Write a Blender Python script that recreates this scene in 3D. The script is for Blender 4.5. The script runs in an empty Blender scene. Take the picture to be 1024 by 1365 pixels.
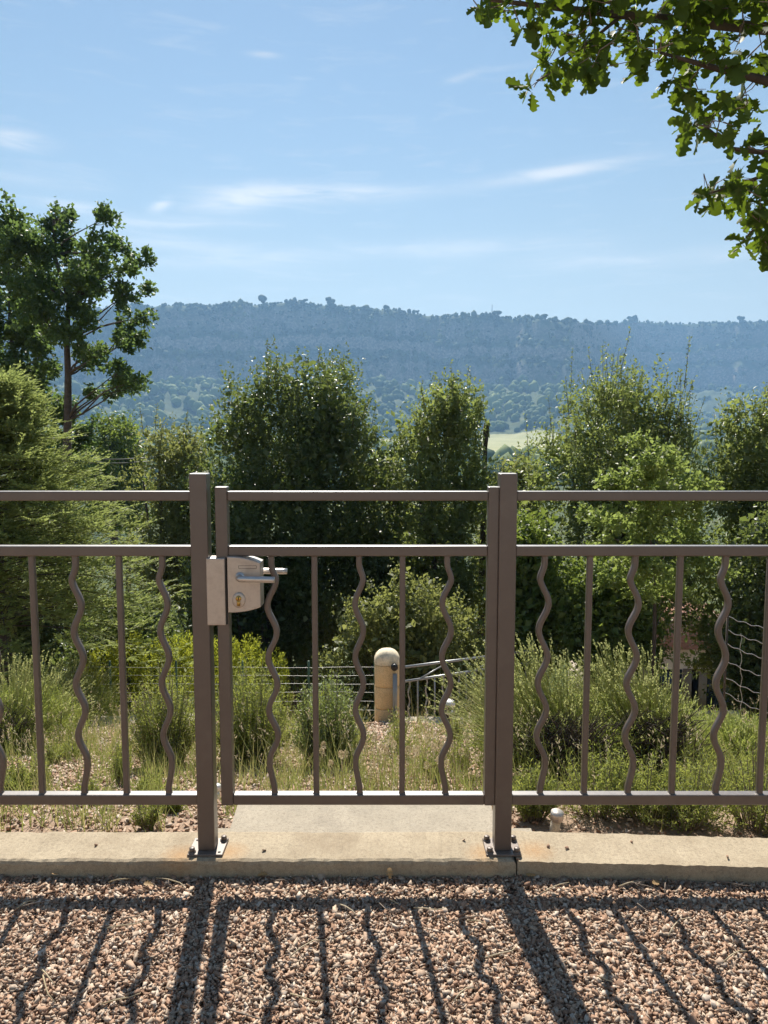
import bpy, bmesh, math, random
import numpy as np
from mathutils import Vector, Matrix, noise as mnoise

# ------------------------------------------------------------------ scene, camera, light
S = bpy.context.scene
F_PX, CX, CY = 1000.0, 512.0, 682.5
CAM_Z = 1.22
PITCH = math.atan(97.0 / F_PX)
cam = bpy.data.cameras.new('camera')
cam.sensor_fit = 'VERTICAL'; cam.sensor_height = 36.0; cam.lens = 36.0 * F_PX / 1365.0
cam.clip_start = 0.05; cam.clip_end = 20000
camo = bpy.data.objects.new('camera', cam); S.collection.objects.link(camo)
camo.location = (0, 0, CAM_Z); camo.rotation_euler = (math.pi / 2 - PITCH, 0, 0)
S.camera = camo

SUN_EL, SUN_AZ = math.radians(46), math.radians(-7.2)
sdir = Vector((math.sin(SUN_AZ) * math.cos(SUN_EL), math.cos(SUN_AZ) * math.cos(SUN_EL), math.sin(SUN_EL)))
sl = bpy.data.lights.new('sun', 'SUN'); sl.energy = 5.0; sl.angle = math.radians(0.53); sl.color = (1.0, 0.94, 0.84)
so = bpy.data.objects.new('sun', sl); S.collection.objects.link(so)
so.rotation_euler = (-sdir).to_track_quat('-Z', 'Y').to_euler(); so.location = (0, 0, 30)

S.view_settings.view_transform = 'Standard'; S.view_settings.look = 'None'
S.view_settings.gamma = 1.0; S.view_settings.use_curve_mapping = False
S.view_settings.exposure = 0.94
S.render.engine = 'CYCLES'
cy = S.cycles
cy.use_denoising = True
cy.max_bounces = 6; cy.diffuse_bounces = 3; cy.glossy_bounces = 2; cy.transmission_bounces = 3
cy.volume_bounces = 0; cy.transparent_max_bounces = 4
cy.sample_clamp_indirect = 4.0
cy.use_adaptive_sampling = True; cy.adaptive_threshold = 0.02

def ray(u, v):
    dx, dz = (u - CX) / F_PX, (CY - v) / F_PX
    c, s = math.cos(PITCH), math.sin(PITCH)
    return Vector((dx, c + dz * s, -s + dz * c))
def PY(u, v, y):
    d = ray(u, v); t = y / d.y
    return Vector((d.x * t, y, CAM_Z + d.z * t))
def PZ(u, v, z):
    d = ray(u, v); t = (z - CAM_Z) / d.z
    return Vector((d.x * t, d.y * t, z))

W = bpy.data.worlds.new('World'); S.world = W; W.use_nodes = True
nt = W.node_tree; nt.nodes.clear()
def N(t, **k):
    n = nt.nodes.new(t)
    for a, b in k.items(): setattr(n, a, b)
    return n
def M_(op, a, b=None, c=None):
    n = nt.nodes.new('ShaderNodeMath'); n.operation = op
    for i, x in enumerate((a, b, c)):
        if x is None: continue
        if isinstance(x, (int, float)): n.inputs[i].default_value = x
        else: nt.links.new(x, n.inputs[i])
    return n.outputs[0]
sky = N('ShaderNodeTexSky', sky_type='NISHITA'); sky.sun_disc = False
sky.sun_elevation = SUN_EL; sky.sun_rotation = SUN_AZ
sky.altitude = 300; sky.air_density = 1.6; sky.dust_density = 0.05; sky.ozone_density = 1.0
tc = N('ShaderNodeTexCoord'); sep = N('ShaderNodeSeparateXYZ'); nt.links.new(tc.outputs['Generated'], sep.inputs[0])
az = M_('ARCTAN2', sep.outputs[0], sep.outputs[1]); el = M_('ARCSINE', sep.outputs[2])
comb = N('ShaderNodeCombineXYZ')
nt.links.new(M_('MULTIPLY', az, 5.0), comb.inputs[0]); nt.links.new(M_('MULTIPLY', el, 34.0), comb.inputs[1])
cn = N('ShaderNodeTexNoise'); cn.inputs['Scale'].default_value = 1.9; cn.inputs['Detail'].default_value = 7; cn.inputs['Roughness'].default_value = 0.6
cn.inputs['Distortion'].default_value = 0.6
nt.links.new(comb.outputs[0], cn.inputs['Vector'])
fine = cn.outputs['Fac']
mask = None
for (u, v, hl, th, tilt, k) in [(430, 258, 105, 9, -0.01, .8), (310, 268, 50, 13, -.14, .7), (735, 231, 85, 7, -.085, .85), (20, 185, 34, 8, 0, .75), (352, 73, 17, 3, 0, .6),
                             (215, 273, 12, 6, -.4, .65), (110, 278, 45, 6, 0.05, .5), (640, 332, 130, 11, 0, .38), (320, 345, 120, 12, -.05, .36), (230, 298, 90, 6, -.05, .36),
                             (615, 103, 20, 4, -.2, .3), (210, 322, 80, 9, 0, .3), (880, 345, 150, 10, 0, .34), (40, 240, 60, 8, 0, .25)]:
    d = ray(u, v).normalized(); a0 = math.atan2(d.x, d.y); e0 = math.asin(d.z)
    da = M_('SUBTRACT', az, a0); de = M_('SUBTRACT', el, e0)
    de = M_('ADD', de, M_('MULTIPLY', da, tilt))
    r = M_('ADD', M_('POWER', M_('ABSOLUTE', M_('MULTIPLY', da, F_PX / hl)), 2.0), M_('POWER', M_('ABSOLUTE', M_('MULTIPLY', de, F_PX / th)), 2.0))
    g = M_('MULTIPLY', M_('EXPONENT', M_('MULTIPLY', r, -1.0)), k)
    mask = g if mask is None else M_('ADD', mask, g)
nz = M_('MULTIPLY_ADD', fine, 3.2, -0.75)
nzc = nt.nodes.new('ShaderNodeClamp'); nt.links.new(nz, nzc.inputs[0])
gen = M_('MULTIPLY', M_('MAXIMUM', M_('MULTIPLY_ADD', fine, 2.5, -1.35), 0.0), 0.35)
tot = M_('ADD', M_('MULTIPLY', mask, nzc.outputs[0]), gen)
clp = nt.nodes.new('ShaderNodeClamp'); clp.inputs[2].default_value = 0.8; nt.links.new(tot, clp.inputs[0])
bw = N('ShaderNodeRGBToBW'); nt.links.new(sky.outputs[0], bw.inputs[0])
br = M_('MULTIPLY', bw.outputs[0], 1.75)
mixc = N('ShaderNodeMix', data_type='RGBA'); nt.links.new(clp.outputs[0], mixc.inputs[0])
nt.links.new(sky.outputs[0], mixc.inputs[6]); nt.links.new(br, mixc.inputs[7])
bg = N('ShaderNodeBackground'); bg.inputs[1].default_value = 0.050
hf = M_('MULTIPLY', M_('EXPONENT', M_('MULTIPLY', M_('POWER', M_('MULTIPLY', M_('ABSOLUTE', el), 1 / .24), 2.0), -1.0)), .55)
mixh = N('ShaderNodeMix', data_type='RGBA'); nt.links.new(hf, mixh.inputs[0]); nt.links.new(mixc.outputs[2], mixh.inputs[6]); nt.links.new(bw.outputs[0], mixh.inputs[7])
nt.links.new(mixh.outputs[2], bg.inputs[0])
wo = N('ShaderNodeOutputWorld'); nt.links.new(bg.outputs[0], wo.inputs[0])

# ------------------------------------------------------------------ helpers
COL = S.collection
rng = np.random.default_rng(7)
R_ = random.Random(11)

def tag(o, label=None, cat=None, group=None, kind=None):
    if label: o['label'] = label
    if cat: o['category'] = cat
    if group: o['group'] = group
    if kind: o['kind'] = kind
    return o
def empty(name, loc=(0, 0, 0), label=None, cat=None, group=None):
    o = bpy.data.objects.new(name, None); COL.objects.link(o); o.location = loc; o.empty_display_size = .1
    return tag(o, label, cat, group)
def link(name, me, mat=None, parent=None):
    o = bpy.data.objects.new(name, me); COL.objects.link(o)
    if mat is not None and not me.materials: me.materials.append(mat)
    if parent is not None:
        o.parent = parent
        o.location = -Vector(abs_loc(parent))
    return o
def abs_loc(o):
    l = Vector(o.location)
    while o.parent is not None:
        o = o.parent; l = l + Vector(o.location)
    return l
def np_mesh(name, V, F, smooth=False, rnd=None):
    """V (n,3); F (m,k) array with k = 3 or 4, or a list of such arrays"""
    me = bpy.data.meshes.new(name)
    Fs = F if isinstance(F, list) else [F]
    V = np.asarray(V, dtype=np.float32)
    me.vertices.add(len(V)); me.vertices.foreach_set('co', V.ravel())
    loops = np.concatenate([f.ravel() for f in Fs]).astype(np.int32)
    cnt = np.concatenate([np.full(len(f), f.shape[1], dtype=np.int32) for f in Fs])
    st = np.concatenate([[0], np.cumsum(cnt)[:-1]]).astype(np.int32)
    me.loops.add(len(loops)); me.loops.foreach_set('vertex_index', loops)
    me.polygons.add(len(cnt)); me.polygons.foreach_set('loop_start', st)
    try: me.polygons.foreach_set('loop_total', cnt)
    except Exception: pass
    me.update(calc_edges=True); me.validate()
    if smooth: me.polygons.foreach_set('use_smooth', np.ones(len(me.polygons), dtype=bool))
    if rnd is not None:
        a = me.attributes.new('rnd', 'FLOAT', 'POINT'); a.data.foreach_set('value', np.asarray(rnd, dtype=np.float32))
    return me
class MB:
    """collects pieces of ONE mesh"""
    def __init__(s): s.V = []; s.Q = []; s.T = []; s.R = []; s.n = 0
    def add(s, V, Q=None, T=None, rnd=None):
        V = np.asarray(V, float)
        if Q is not None and len(Q): s.Q.append(np.asarray(Q, int) + s.n)
        if T is not None and len(T): s.T.append(np.asarray(T, int) + s.n)
        s.V.append(V); s.R.append(np.full(len(V), R_.random()) if rnd is None else np.broadcast_to(np.asarray(rnd, float), (len(V),)))
        s.n += len(V); return s
    def tube(s, pts, rad, sides=6, cap=True, rnd=None):
        pts = np.asarray(pts, float); n = len(pts); rad = np.broadcast_to(np.asarray(rad, float), (n,))
        tg = np.gradient(pts, axis=0); tg /= np.linalg.norm(tg, axis=1)[:, None] + 1e-12
        ref = np.array([0.13, 0.97, 0.2]) if abs(tg[0] @ np.array([0.13, .97, .2])) < .8 else np.array([1., 0.1, 0])
        A = np.cross(tg, ref); A /= np.linalg.norm(A, axis=1)[:, None] + 1e-12; B = np.cross(tg, A)
        a = np.arange(sides) * 2 * np.pi / sides
        V = pts[:, None] + rad[:, None, None] * (np.cos(a)[None, :, None] * A[:, None] + np.sin(a)[None, :, None] * B[:, None])
        V = V.reshape(-1, 3); i = np.arange(n - 1)[:, None] * sides; j = np.arange(sides)[None]; k = (j + 1) % sides
        Q = np.stack([i + j, i + k, i + sides + k, i + sides + j], -1).reshape(-1, 4)
        T = []
        if cap:
            V = np.concatenate([V, pts[[0]], pts[[-1]]]); c0 = n * sides; L = (n - 1) * sides
            T = [[c0, (q + 1) % sides, q] for q in range(sides)] + [[c0 + 1, L + q, L + (q + 1) % sides] for q in range(sides)]
        return s.add(V, Q, T, rnd)
    def box(s, x0, x1, y0, y1, z0, z1, rnd=None):
        V = [(x, y, z) for z in (z0, z1) for y in (y0, y1) for x in (x0, x1)]
        Q = [(0, 2, 3, 1), (4, 5, 7, 6), (0, 1, 5, 4), (2, 6, 7, 3), (0, 4, 6, 2), (1, 3, 7, 5)]
        return s.add(V, Q, None, rnd)
    def mesh(s, name, smooth=False):
        Fs = []
        if s.Q: Fs.append(np.concatenate(s.Q))
        if s.T: Fs.append(np.concatenate(s.T))
        return np_mesh(name, np.concatenate(s.V), Fs, smooth, np.concatenate(s.R))
    def build(s, name, mat, parent=None, smooth=False):
        return link(name, s.mesh(name, smooth), mat, parent)
def bev_box(name, x0, x1, y0, y1, z0, z1, mat, parent=None, bev=0.003, seg=2):
    bm = bmesh.new(); bmesh.ops.create_cube(bm, size=1)
    bmesh.ops.scale(bm, vec=(x1 - x0, y1 - y0, z1 - z0), verts=bm.verts)
    bmesh.ops.translate(bm, vec=((x0 + x1) / 2, (y0 + y1) / 2, (z0 + z1) / 2), verts=bm.verts)
    bmesh.ops.bevel(bm, geom=bm.edges[:], offset=bev, segments=seg, affect='EDGES', profile=.5)
    me = bpy.data.meshes.new(name); bm.to_mesh(me); bm.free()
    return link(name, me, mat, parent)

# value noise 2D / 3D in numpy
_perm = rng.random((64, 64))
def vnoise(x, y):
    x = np.asarray(x, float); y = np.asarray(y, float)
    xi = np.floor(x).astype(int); yi = np.floor(y).astype(int); fx = x - xi; fy = y - yi
    fx = fx * fx * (3 - 2 * fx); fy = fy * fy * (3 - 2 * fy)
    g = lambda a, b: _perm[a % 64, b % 64]
    return (g(xi, yi) * (1 - fx) + g(xi + 1, yi) * fx) * (1 - fy) + (g(xi, yi + 1) * (1 - fx) + g(xi + 1, yi + 1) * fx) * fy
def fbm(x, y, o=4):
    s = 0; a = .5
    for i in range(o):
        s = s + a * vnoise(x * 2 ** i + 17.3 * i, y * 2 ** i + 5.1 * i); a *= .5
    return s / (1 - .5 ** o)
def unit(a): return a / (np.linalg.norm(a, axis=-1, keepdims=True) + 1e-9)
def rand_dir(n, r=None):
    return unit((r or rng).normal(size=(n, 3)))

# ------------------------------------------------------------------ materials
def new_mat(name):
    m = bpy.data.materials.new(name); m.use_nodes = True
    t = m.node_tree; t.nodes.clear(); o = t.nodes.new('ShaderNodeOutputMaterial')
    return m, t, o
def ramp(t, stops, fac=None):
    r = t.nodes.new('ShaderNodeValToRGB'); e = r.color_ramp.elements
    while len(e) < len(stops): e.new(.5)
    for i, (p, c) in enumerate(stops): e[i].position = p; e[i].color = (*c, 1)
    if fac is not None: t.links.new(fac, r.inputs[0])
    return r.outputs[0]
def noise_node(t, scale, detail=4, rough=.55, vec=None):
    n = t.nodes.new('ShaderNodeTexNoise'); n.inputs['Scale'].default_value = scale; n.inputs['Detail'].default_value = detail; n.inputs['Roughness'].default_value = rough
    if vec is None:
        c = t.nodes.new('ShaderNodeTexCoord'); vec = c.outputs['Object']
    t.links.new(vec, n.inputs['Vector']); return n.outputs['Fac']
def mixrgb(t, fac, a, b, mode='MIX'):
    n = t.nodes.new('ShaderNodeMix'); n.data_type = 'RGBA'; n.blend_type = mode
    for i, x in ((0, fac), (6, a), (7, b)):
        if isinstance(x, (int, float)): n.inputs[i].default_value = x
        elif isinstance(x, tuple): n.inputs[i].default_value = (*x, 1)
        else: t.links.new(x, n.inputs[i])
    return n.outputs[2]
def attr(t, name='rnd'):
    a = t.nodes.new('ShaderNodeAttribute'); a.attribute_name = name; return a.outputs['Fac']
def principled(t, o, col, rough=.6, metal=0., spec=.5, bump=None, bstr=.3, bdist=.01):
    p = t.nodes.new('ShaderNodeBsdfPrincipled')
    if isinstance(col, tuple): p.inputs['Base Color'].default_value = (*col, 1)
    else: t.links.new(col, p.inputs['Base Color'])
    if isinstance(rough, (int, float)): p.inputs['Roughness'].default_value = rough
    else: t.links.new(rough, p.inputs['Roughness'])
    p.inputs['Metallic'].default_value = metal; p.inputs['Specular IOR Level'].default_value = spec
    if bump is not None:
        b = t.nodes.new('ShaderNodeBump'); b.inputs['Strength'].default_value = bstr; b.inputs['Distance'].default_value = bdist
        t.links.new(bump, b.inputs['Height']); t.links.new(b.outputs[0], p.inputs['Normal'])
    if o is not None: t.links.new(p.outputs[0], o.inputs[0])
    return p
def leaf_mat(name, stops, trans, tfac=.4, rough=.5, spec=.35):
    """stops: colour ramp over the per-leaf random; trans: colour of light passing through"""
    m, t, o = new_mat(name)
    a = attr(t)
    c = ramp(t, stops, a)
    p = principled(t, None, c, rough, 0, spec)
    tr = t.nodes.new('ShaderNodeBsdfTranslucent')
    tcol = mixrgb(t, 0.65, c, trans)
    t.links.new(tcol, tr.inputs[0])
    mx = t.nodes.new('ShaderNodeMixShader'); mx.inputs[0].default_value = tfac
    t.links.new(p.outputs[0], mx.inputs[1]); t.links.new(tr.outputs[0], mx.inputs[2]); t.links.new(mx.outputs[0], o.inputs[0])
    return m
MAT = {}
def mk_simple(name, col, rough=.5, metal=0., nscale=None, namp=.25, bump=0., spec=.5):
    m, t, o = new_mat(name)
    c = col; b = None
    if nscale:
        f = noise_node(t, nscale, 5, .6)
        lo = tuple(x * (1 - namp) for x in col); hi = tuple(min(1, x * (1 + namp)) for x in col)
        c = ramp(t, [(.3, lo), (.7, hi)], f); b = f if bump else None
    principled(t, o, c, rough, metal, spec, b, bump, .004)
    MAT[name] = m; return m
# powder coated brown metal
m, t, o = new_mat('brown_paint')
f = noise_node(t, 60, 4, .6); f2 = noise_node(t, 900, 2, .5)
c = ramp(t, [(.3, (.066, .039, .027)), (.7, (.084, .052, .036))], f)
fd = noise_node(t, 9, 6, .7)
c = mixrgb(t, ramp(t, [(.50, (0, 0, 0)), (.78, (.42,) * 3)], fd), c, (.15, .115, .088))
principled(t, o, c, ramp(t, [(.3, (.42,) * 3), (.7, (.55,) * 3)], f), 0., .9, f2, .12, .0006)
pp = [q for q in t.nodes if q.type == 'BSDF_PRINCIPLED'][0]; pp.inputs['Coat Weight'].default_value = 1.0; pp.inputs['Coat Roughness'].default_value = .42
MAT['brown_paint'] = m
m, t, o = new_mat('grey_paint')
principled(t, o, (.30, .31, .31), .35, .3, .6); MAT['grey_paint'] = m
m, t, o = new_mat('lock_metal')
f = noise_node(t, 35, 5, .65); f2 = noise_node(t, 500, 2)
principled(t, o, ramp(t, [(.3, (.46, .40, .35)), (.55, (.56, .50, .44)), (.75, (.50, .44, .38))], f), .42, .55, .5, f2, .1, .0005); MAT['lock_metal'] = m
mk_simple('steel', (.60, .57, .54), .38, .9, 80, .1)
mk_simple('galv', (.62, .62, .60), .35, .55, 90, .15)
mk_simple('plate_metal', (.17, .13, .105), .45, .1, 90, .15)
mk_simple('brass', (.62, .40, .12), .35, .9)
mk_simple('dark_plastic', (.012, .012, .013), .4)
mk_simple('slot_dark', (.01, .009, .008), .7)
mk_simple('white_plastic', (.75, .74, .70), .4)
mk_simple('wire_metal', (.42, .42, .40), .4, .5)
mk_simple('green_wire', (.06, .12, .07), .5)
mk_simple('twig_bark', (.22, .17, .13), .8, 0, 60, .35)
mk_simple('bark', (.075, .058, .045), .9, 0, 14, .4, .6)
mk_simple('pale_bark', (.20, .17, .13), .9, 0, 14, .3, .5)
mk_simple('cable', (.14, .15, .13), .5)
mk_simple('dry_leaf', (.36, .22, .09), .7, 0, 40, .3)
mk_simple('roof_tile', (.42, .20, .12), .85, 0, 8, .3, .4)
mk_simple('house_wall', (.72, .60, .48), .9, 0, 5, .08, .3)
mk_simple('shutter', (.20, .15, .11), .6)
mk_simple('glass_dark', (.02, .025, .03), .08)
# concrete: beige with stains
def concrete(name, lo, hi, stain, rust=()):
    m, t, o = new_mat(name)
    a = noise_node(t, 7, 6, .65); b = noise_node(t, 90, 4, .7); g = noise_node(t, 420, 2, .6)
    c = ramp(t, [(.3, lo), (.7, hi)], a)
    c = mixrgb(t, .75, c, ramp(t, [(.30, (.62,) * 3), (.5, (1.,) * 3), (.75, (1.1,) * 3)], b), 'MULTIPLY')
    s2 = noise_node(t, 3.1, 5, .7)
    c = mixrgb(t, ramp(t, [(.50, (0, 0, 0)), (.72, (.75,) * 3)], s2), c, stain)
    for (rx_, ry_) in rust:
        tcx = t.nodes.new('ShaderNodeTexCoord'); vd = t.nodes.new('ShaderNodeVectorMath'); vd.operation = 'DISTANCE'; vd.inputs[1].default_value = (rx_, ry_, 0)
        t.links.new(tcx.outputs['Object'], vd.inputs[0])
        md = t.nodes.new('ShaderNodeMath'); md.operation = 'MULTIPLY_ADD'; t.links.new(b, md.inputs[0]); md.inputs[1].default_value = .06; t.links.new(vd.outputs['Value'], md.inputs[2])
        c = mixrgb(t, ramp(t, [(.03, (.55,) * 3), (.10, (0, 0, 0))], md.outputs[0]), c, (.45, .24, .09))
    vo = t.nodes.new('ShaderNodeTexVoronoi'); vo.feature = 'DISTANCE_TO_EDGE'; vo.inputs['Scale'].default_value = 2.3; tcy = t.nodes.new('ShaderNodeTexCoord')
    wv = t.nodes.new('ShaderNodeVectorMath'); wv.operation = 'ADD'; nn_ = t.nodes.new('ShaderNodeTexNoise'); nn_.inputs['Scale'].default_value = 9; nn_.inputs['Detail'].default_value = 4
    t.links.new(tcy.outputs['Object'], nn_.inputs['Vector']); t.links.new(tcy.outputs['Object'], wv.inputs[0]); t.links.new(nn_.outputs['Color'], wv.inputs[1]); t.links.new(wv.outputs[0], vo.inputs['Vector'])
    c = mixrgb(t, ramp(t, [(.0, (.45,) * 3), (.006, (0, 0, 0))], vo.outputs['Distance']), c, (.16, .12, .085))
    c = mixrgb(t, .5, c, ramp(t, [(.34, (.50,) * 3), (.62, (1.15,) * 3)], g), 'MULTIPLY')
    h = mixrgb(t, .5, b, g)
    principled(t, o, c, .9, 0, .25, h, .45, .004)
    MAT[name] = m
concrete('curb_concrete', (.36, .29, .20), (.47, .385, .27), (.27, .205, .135), [(-.46, 2.12), (-.60, 2.10), (.30, 2.11), (.45, 2.13)])
concrete('slab_concrete', (.35, .30, .23), (.43, .37, .285), (.28, .24, .19))
concrete('edging_stone', (.50, .44, .34), (.62, .55, .43), (.42, .36, .28))
concrete('pillar_plaster', (.80, .56, .29), (.88, .66, .38), (.78, .52, .26))
# gravel stones
def gravel_mat(name):
    m, t, o = new_mat(name)
    c = ramp(t, [(0, (.19, .115, .078)), (.14, (.29, .175, .115)), (.34, (.37, .235, .158)), (.52, (.42, .285, .198)), (.68, (.37, .29, .222)), (.84, (.45, .345, .255)), (.95, (.56, .46, .37)), (1, (.27, .225, .19))], attr(t))
    n = noise_node(t, 180, 4, .65)
    c = mixrgb(t, .7, c, ramp(t, [(.3, (.78,) * 3), (.7, (1.32,) * 3)], n), 'MULTIPLY')
    principled(t, o, c, .85, 0, .25, n, .4, .002); MAT[name] = m
gravel_mat('gravel')
m, t, o = new_mat('soil')
n = noise_node(t, 25, 6, .7); n2 = noise_node(t, 160, 4, .7)
c = mixrgb(t, .8, ramp(t, [(.3, (.30, .20, .14)), (.7, (.46, .33, .24))], n), ramp(t, [(.3, (.45,) * 3), (.7, (1.15,) * 3)], n2), 'MULTIPLY')
principled(t, o, c, .95, 0, .15, n2, .8, .01); MAT['soil'] = m
# far terrain: scrub, meadow, rock by slope
m, t, o = new_mat('terrain')
tcn = t.nodes.new('ShaderNodeTexCoord'); geo = t.nodes.new('ShaderNodeNewGeometry')
n = noise_node(t, .035, 6, .6, tcn.outputs['Object']); n2 = noise_node(t, .25, 5, .65, tcn.outputs['Object']); n3 = noise_node(t, 20, 5, .7, tcn.outputs['Object'])
scrub = ramp(t, [(.30, (.04, .06, .02)), (.55, (.09, .11, .045)), (.75, (.20, .20, .10))], n)
rock = ramp(t, [(.3, (.13, .115, .095)), (.5, (.24, .21, .17)), (.72, (.46, .40, .33))], n2)
sepn = t.nodes.new('ShaderNodeSeparateXYZ'); t.links.new(geo.outputs['Normal'], sepn.inputs[0])
rf = ramp(t, [(.50, (1, 1, 1)), (.76, (0, 0, 0))], sepn.outputs[2])
far = mixrgb(t, rf, scrub, rock)
far = mixrgb(t, ramp(t, [(.45, (0, 0, 0)), (.6, (1, 1, 1))], attr(t, 'meadow')), far, ramp(t, [(.35, (.30, .30, .13)), (.65, (.40, .38, .19))], n))
near = mixrgb(t, .8, ramp(t, [(.3, (.26, .18, .125)), (.7, (.44, .32, .235))], n3), ramp(t, [(.3, (.5,) * 3), (.7, (1.1,) * 3)], noise_node(t, 130, 4, .7, tcn.outputs['Object'])), 'MULTIPLY')
c = mixrgb(t, attr(t, 'nearness'), far, near)
principled(t, o, c, .95, 0, .1, n3, .5, .02); MAT['terrain'] = m
# foliage
MAT['holm'] = leaf_mat('holm', [(0, (.034, .060, .020)), (.5, (.072, .105, .032)), (.85, (.14, .165, .058)), (1, (.25, .25, .12))], (.30, .38, .08), .38, .42, .5)
MAT['holm_b'] = leaf_mat('holm_b', [(0, (.058, .090, .028)), (.5, (.115, .150, .046)), (.85, (.19, .215, .075)), (1, (.28, .28, .13))], (.42, .50, .12), .44, .42, .5)
MAT['oak'] = leaf_mat('oak', [(0, (.032, .064, .018)), (.6, (.062, .105, .026)), (1, (.11, .15, .035))], (.27, .40, .10), .38, .5, .35)
MAT['oak_near'] = leaf_mat('oak_near', [(0, (.030, .055, .014)), (.6, (.050, .085, .020)), (1, (.085, .12, .028))], (.36, .52, .03), .27, .6, .12)
MAT['young_oak'] = leaf_mat('young_oak', [(0, (.11, .16, .035)), (.6, (.17, .22, .05)), (1, (.24, .28, .08))], (.42, .52, .13), .45, .5, .35)
MAT['shrub'] = leaf_mat('shrub', [(0, (.055, .090, .022)), (.6, (.095, .14, .034)), (1, (.16, .20, .06))], (.36, .46, .07), .42, .45, .4)
MAT['olive_shrub'] = leaf_mat('olive_shrub', [(0, (.10, .12, .038)), (.6, (.155, .175, .058)), (1, (.22, .24, .10))], (.42, .45, .12), .42, .5, .35)
MAT['cypress'] = leaf_mat('cypress', [(0, (.12, .155, .042)), (.6, (.20, .235, .066)), (1, (.30, .32, .11))], (.48, .56, .17), .45, .6, .25)
MAT['thuja'] = leaf_mat('thuja', [(0, (.14, .17, .018)), (.6, (.24, .265, .03)), (1, (.34, .35, .05))], (.62, .66, .07), .46, .6, .25)
MAT['santolina'] = leaf_mat('santolina', [(0, (.12, .15, .040)), (.6, (.20, .23, .06)), (1, (.30, .31, .10))], (.52, .56, .11), .42, .6, .25)
MAT['lavender'] = leaf_mat('lavender', [(0, (.15, .19, .05)), (.6, (.24, .29, .075)), (1, (.34, .36, .13))], (.56, .62, .13), .42, .65, .2)
MAT['lav_stem'] = leaf_mat('lav_stem', [(0, (.24, .28, .09)), (.6, (.36, .38, .15)), (1, (.54, .50, .28))], (.56, .58, .22), .38, .7, .2)
MAT['grass'] = leaf_mat('grass', [(0, (.13, .19, .04)), (.6, (.23, .28, .07)), (.75, (.36, .32, .14)), (1, (.50, .42, .22))], (.45, .45, .14), .35, .7, .2)
MAT['straw'] = leaf_mat('straw', [(0, (.50, .41, .26)), (1, (.68, .58, .42))], (.6, .5, .3), .3, .8, .2)
MAT['bright_leaf'] = leaf_mat('bright_leaf', [(0, (.15, .20, .03)), (1, (.24, .29, .05))], (.50, .55, .06), .45, .45, .4)
MAT['far_wood_sunlit'] = leaf_mat('far_wood_sunlit', [(0, (.06, .10, .03)), (.5, (.15, .20, .06)), (1, (.26, .31, .11))], (.30, .38, .10), .3, .8, .1)  # brighter than far_wood: sun on the lower slopes is put into the colour
MAT['far_wood'] = leaf_mat('far_wood', [(0, (.030, .052, .018)), (.5, (.07, .10, .03)), (1, (.17, .19, .07))], (.12, .16, .04), .15, .8, .1)

# ------------------------------------------------------------------ terrain
U_T = [-400, 0, 200, 300, 400, 470, 560, 640, 700, 760, 800, 850, 900, 1024, 1500]
V_T = [410, 405, 402, 400, 398, 404, 410, 415, 421, 427, 428, 424, 426, 424, 415]
TH_T = np.array([math.atan2(ray(u, v).x, ray(u, v).y) for u, v in zip(U_T, V_T)])
TE_T = np.array([ray(u, v).z / math.hypot(ray(u, v).x, ray(u, v).y) for u, v in zip(U_T, V_T)])
def sstep(a, b, x): q = np.clip((x - a) / (b - a), 0, 1); return q * q * (3 - 2 * q)
def D0(th): return 1190 + 430 * sstep(.235, .33, th) + 60 * (fbm(th * 9 + 3, th * 0 + 2.2, 3) - .5)
def ridge_z(th): return CAM_Z + np.interp(th, TH_T, TE_T) * (D0(th) + 45) - 5
DN = [0, .35, 4.6, 6, 12, 20, 40, 120, 350, 450, 850]
ZN = [-.10, -.13, -1.42, -2.0, -4.9, -8.4, -13, -20, -15, -12, 4]
def height(th, d):
    """d = metres beyond the curb, th = bearing"""
    th = np.asarray(th, float); d = np.asarray(d, float)
    d0 = D0(th); zr = ridge_z(th)
    zn = np.interp(d, DN, ZN) + (fbm(th * 30, d * .6, 3) - .5) * np.clip(d * .04, 0, .8)
    cl = d0 + 70 * (fbm(th * 14, th * 0 + 3.7, 3) - .5) + 46 * (fbm(th * 48, th * 0 + 7.7, 4) - .5)      # the cliff line wanders
    bench = .36 + .10 * (fbm(th * 22 + 9, th * 0 + 1.1, 3) - .5)
    q = d - cl
    up = np.where(q < -330, 0, 0)
    s1 = sstep(-400, -60, q) * bench                          # wooded talus
    s2 = np.clip((q + 62) / 30, 0, 1) * .20                   # lower cliff
    s3 = np.clip((q + 32) / 22, 0, 1) * .07
    s4 = np.clip((q + 10) / 9, 0, 1) * .10                    # upper cliff
    s5 = sstep(0, 1, np.clip((q + 2) / 62, 0, 1)) * (1 - bench - .37)
    frac = s1 + s2 + s3 + s4 + s5
    rough = (fbm(th * 160, d * .045, 4) - .5) * np.clip(frac * 60, 0, 16) * (1 - .8 * sstep(20, 70, q))
    base = np.minimum(zn, 4)
    return np.where(d < 450, zn, base + frac * (zr - base) + rough - np.clip(q - 65, 0, 1e5) * .05)
def th_d(x, y):
    # inverse of x=(d+12)sin th, y=2.22+d cos th  (iterated)
    x = np.asarray(x, float); yy = np.asarray(y, float) - 2.22
    th = np.arctan2(x, yy + 12)
    for _ in range(25):
        d = yy / np.maximum(np.cos(th), .05); th = np.arcsin(np.clip(x / (d + 12), -.99, .99))
    return th, yy / np.maximum(np.cos(th), .05)
def gz(x, y):
    th, d = th_d(x, y); return float(height(th, d)) if np.ndim(x) == 0 else height(th, d)
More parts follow.
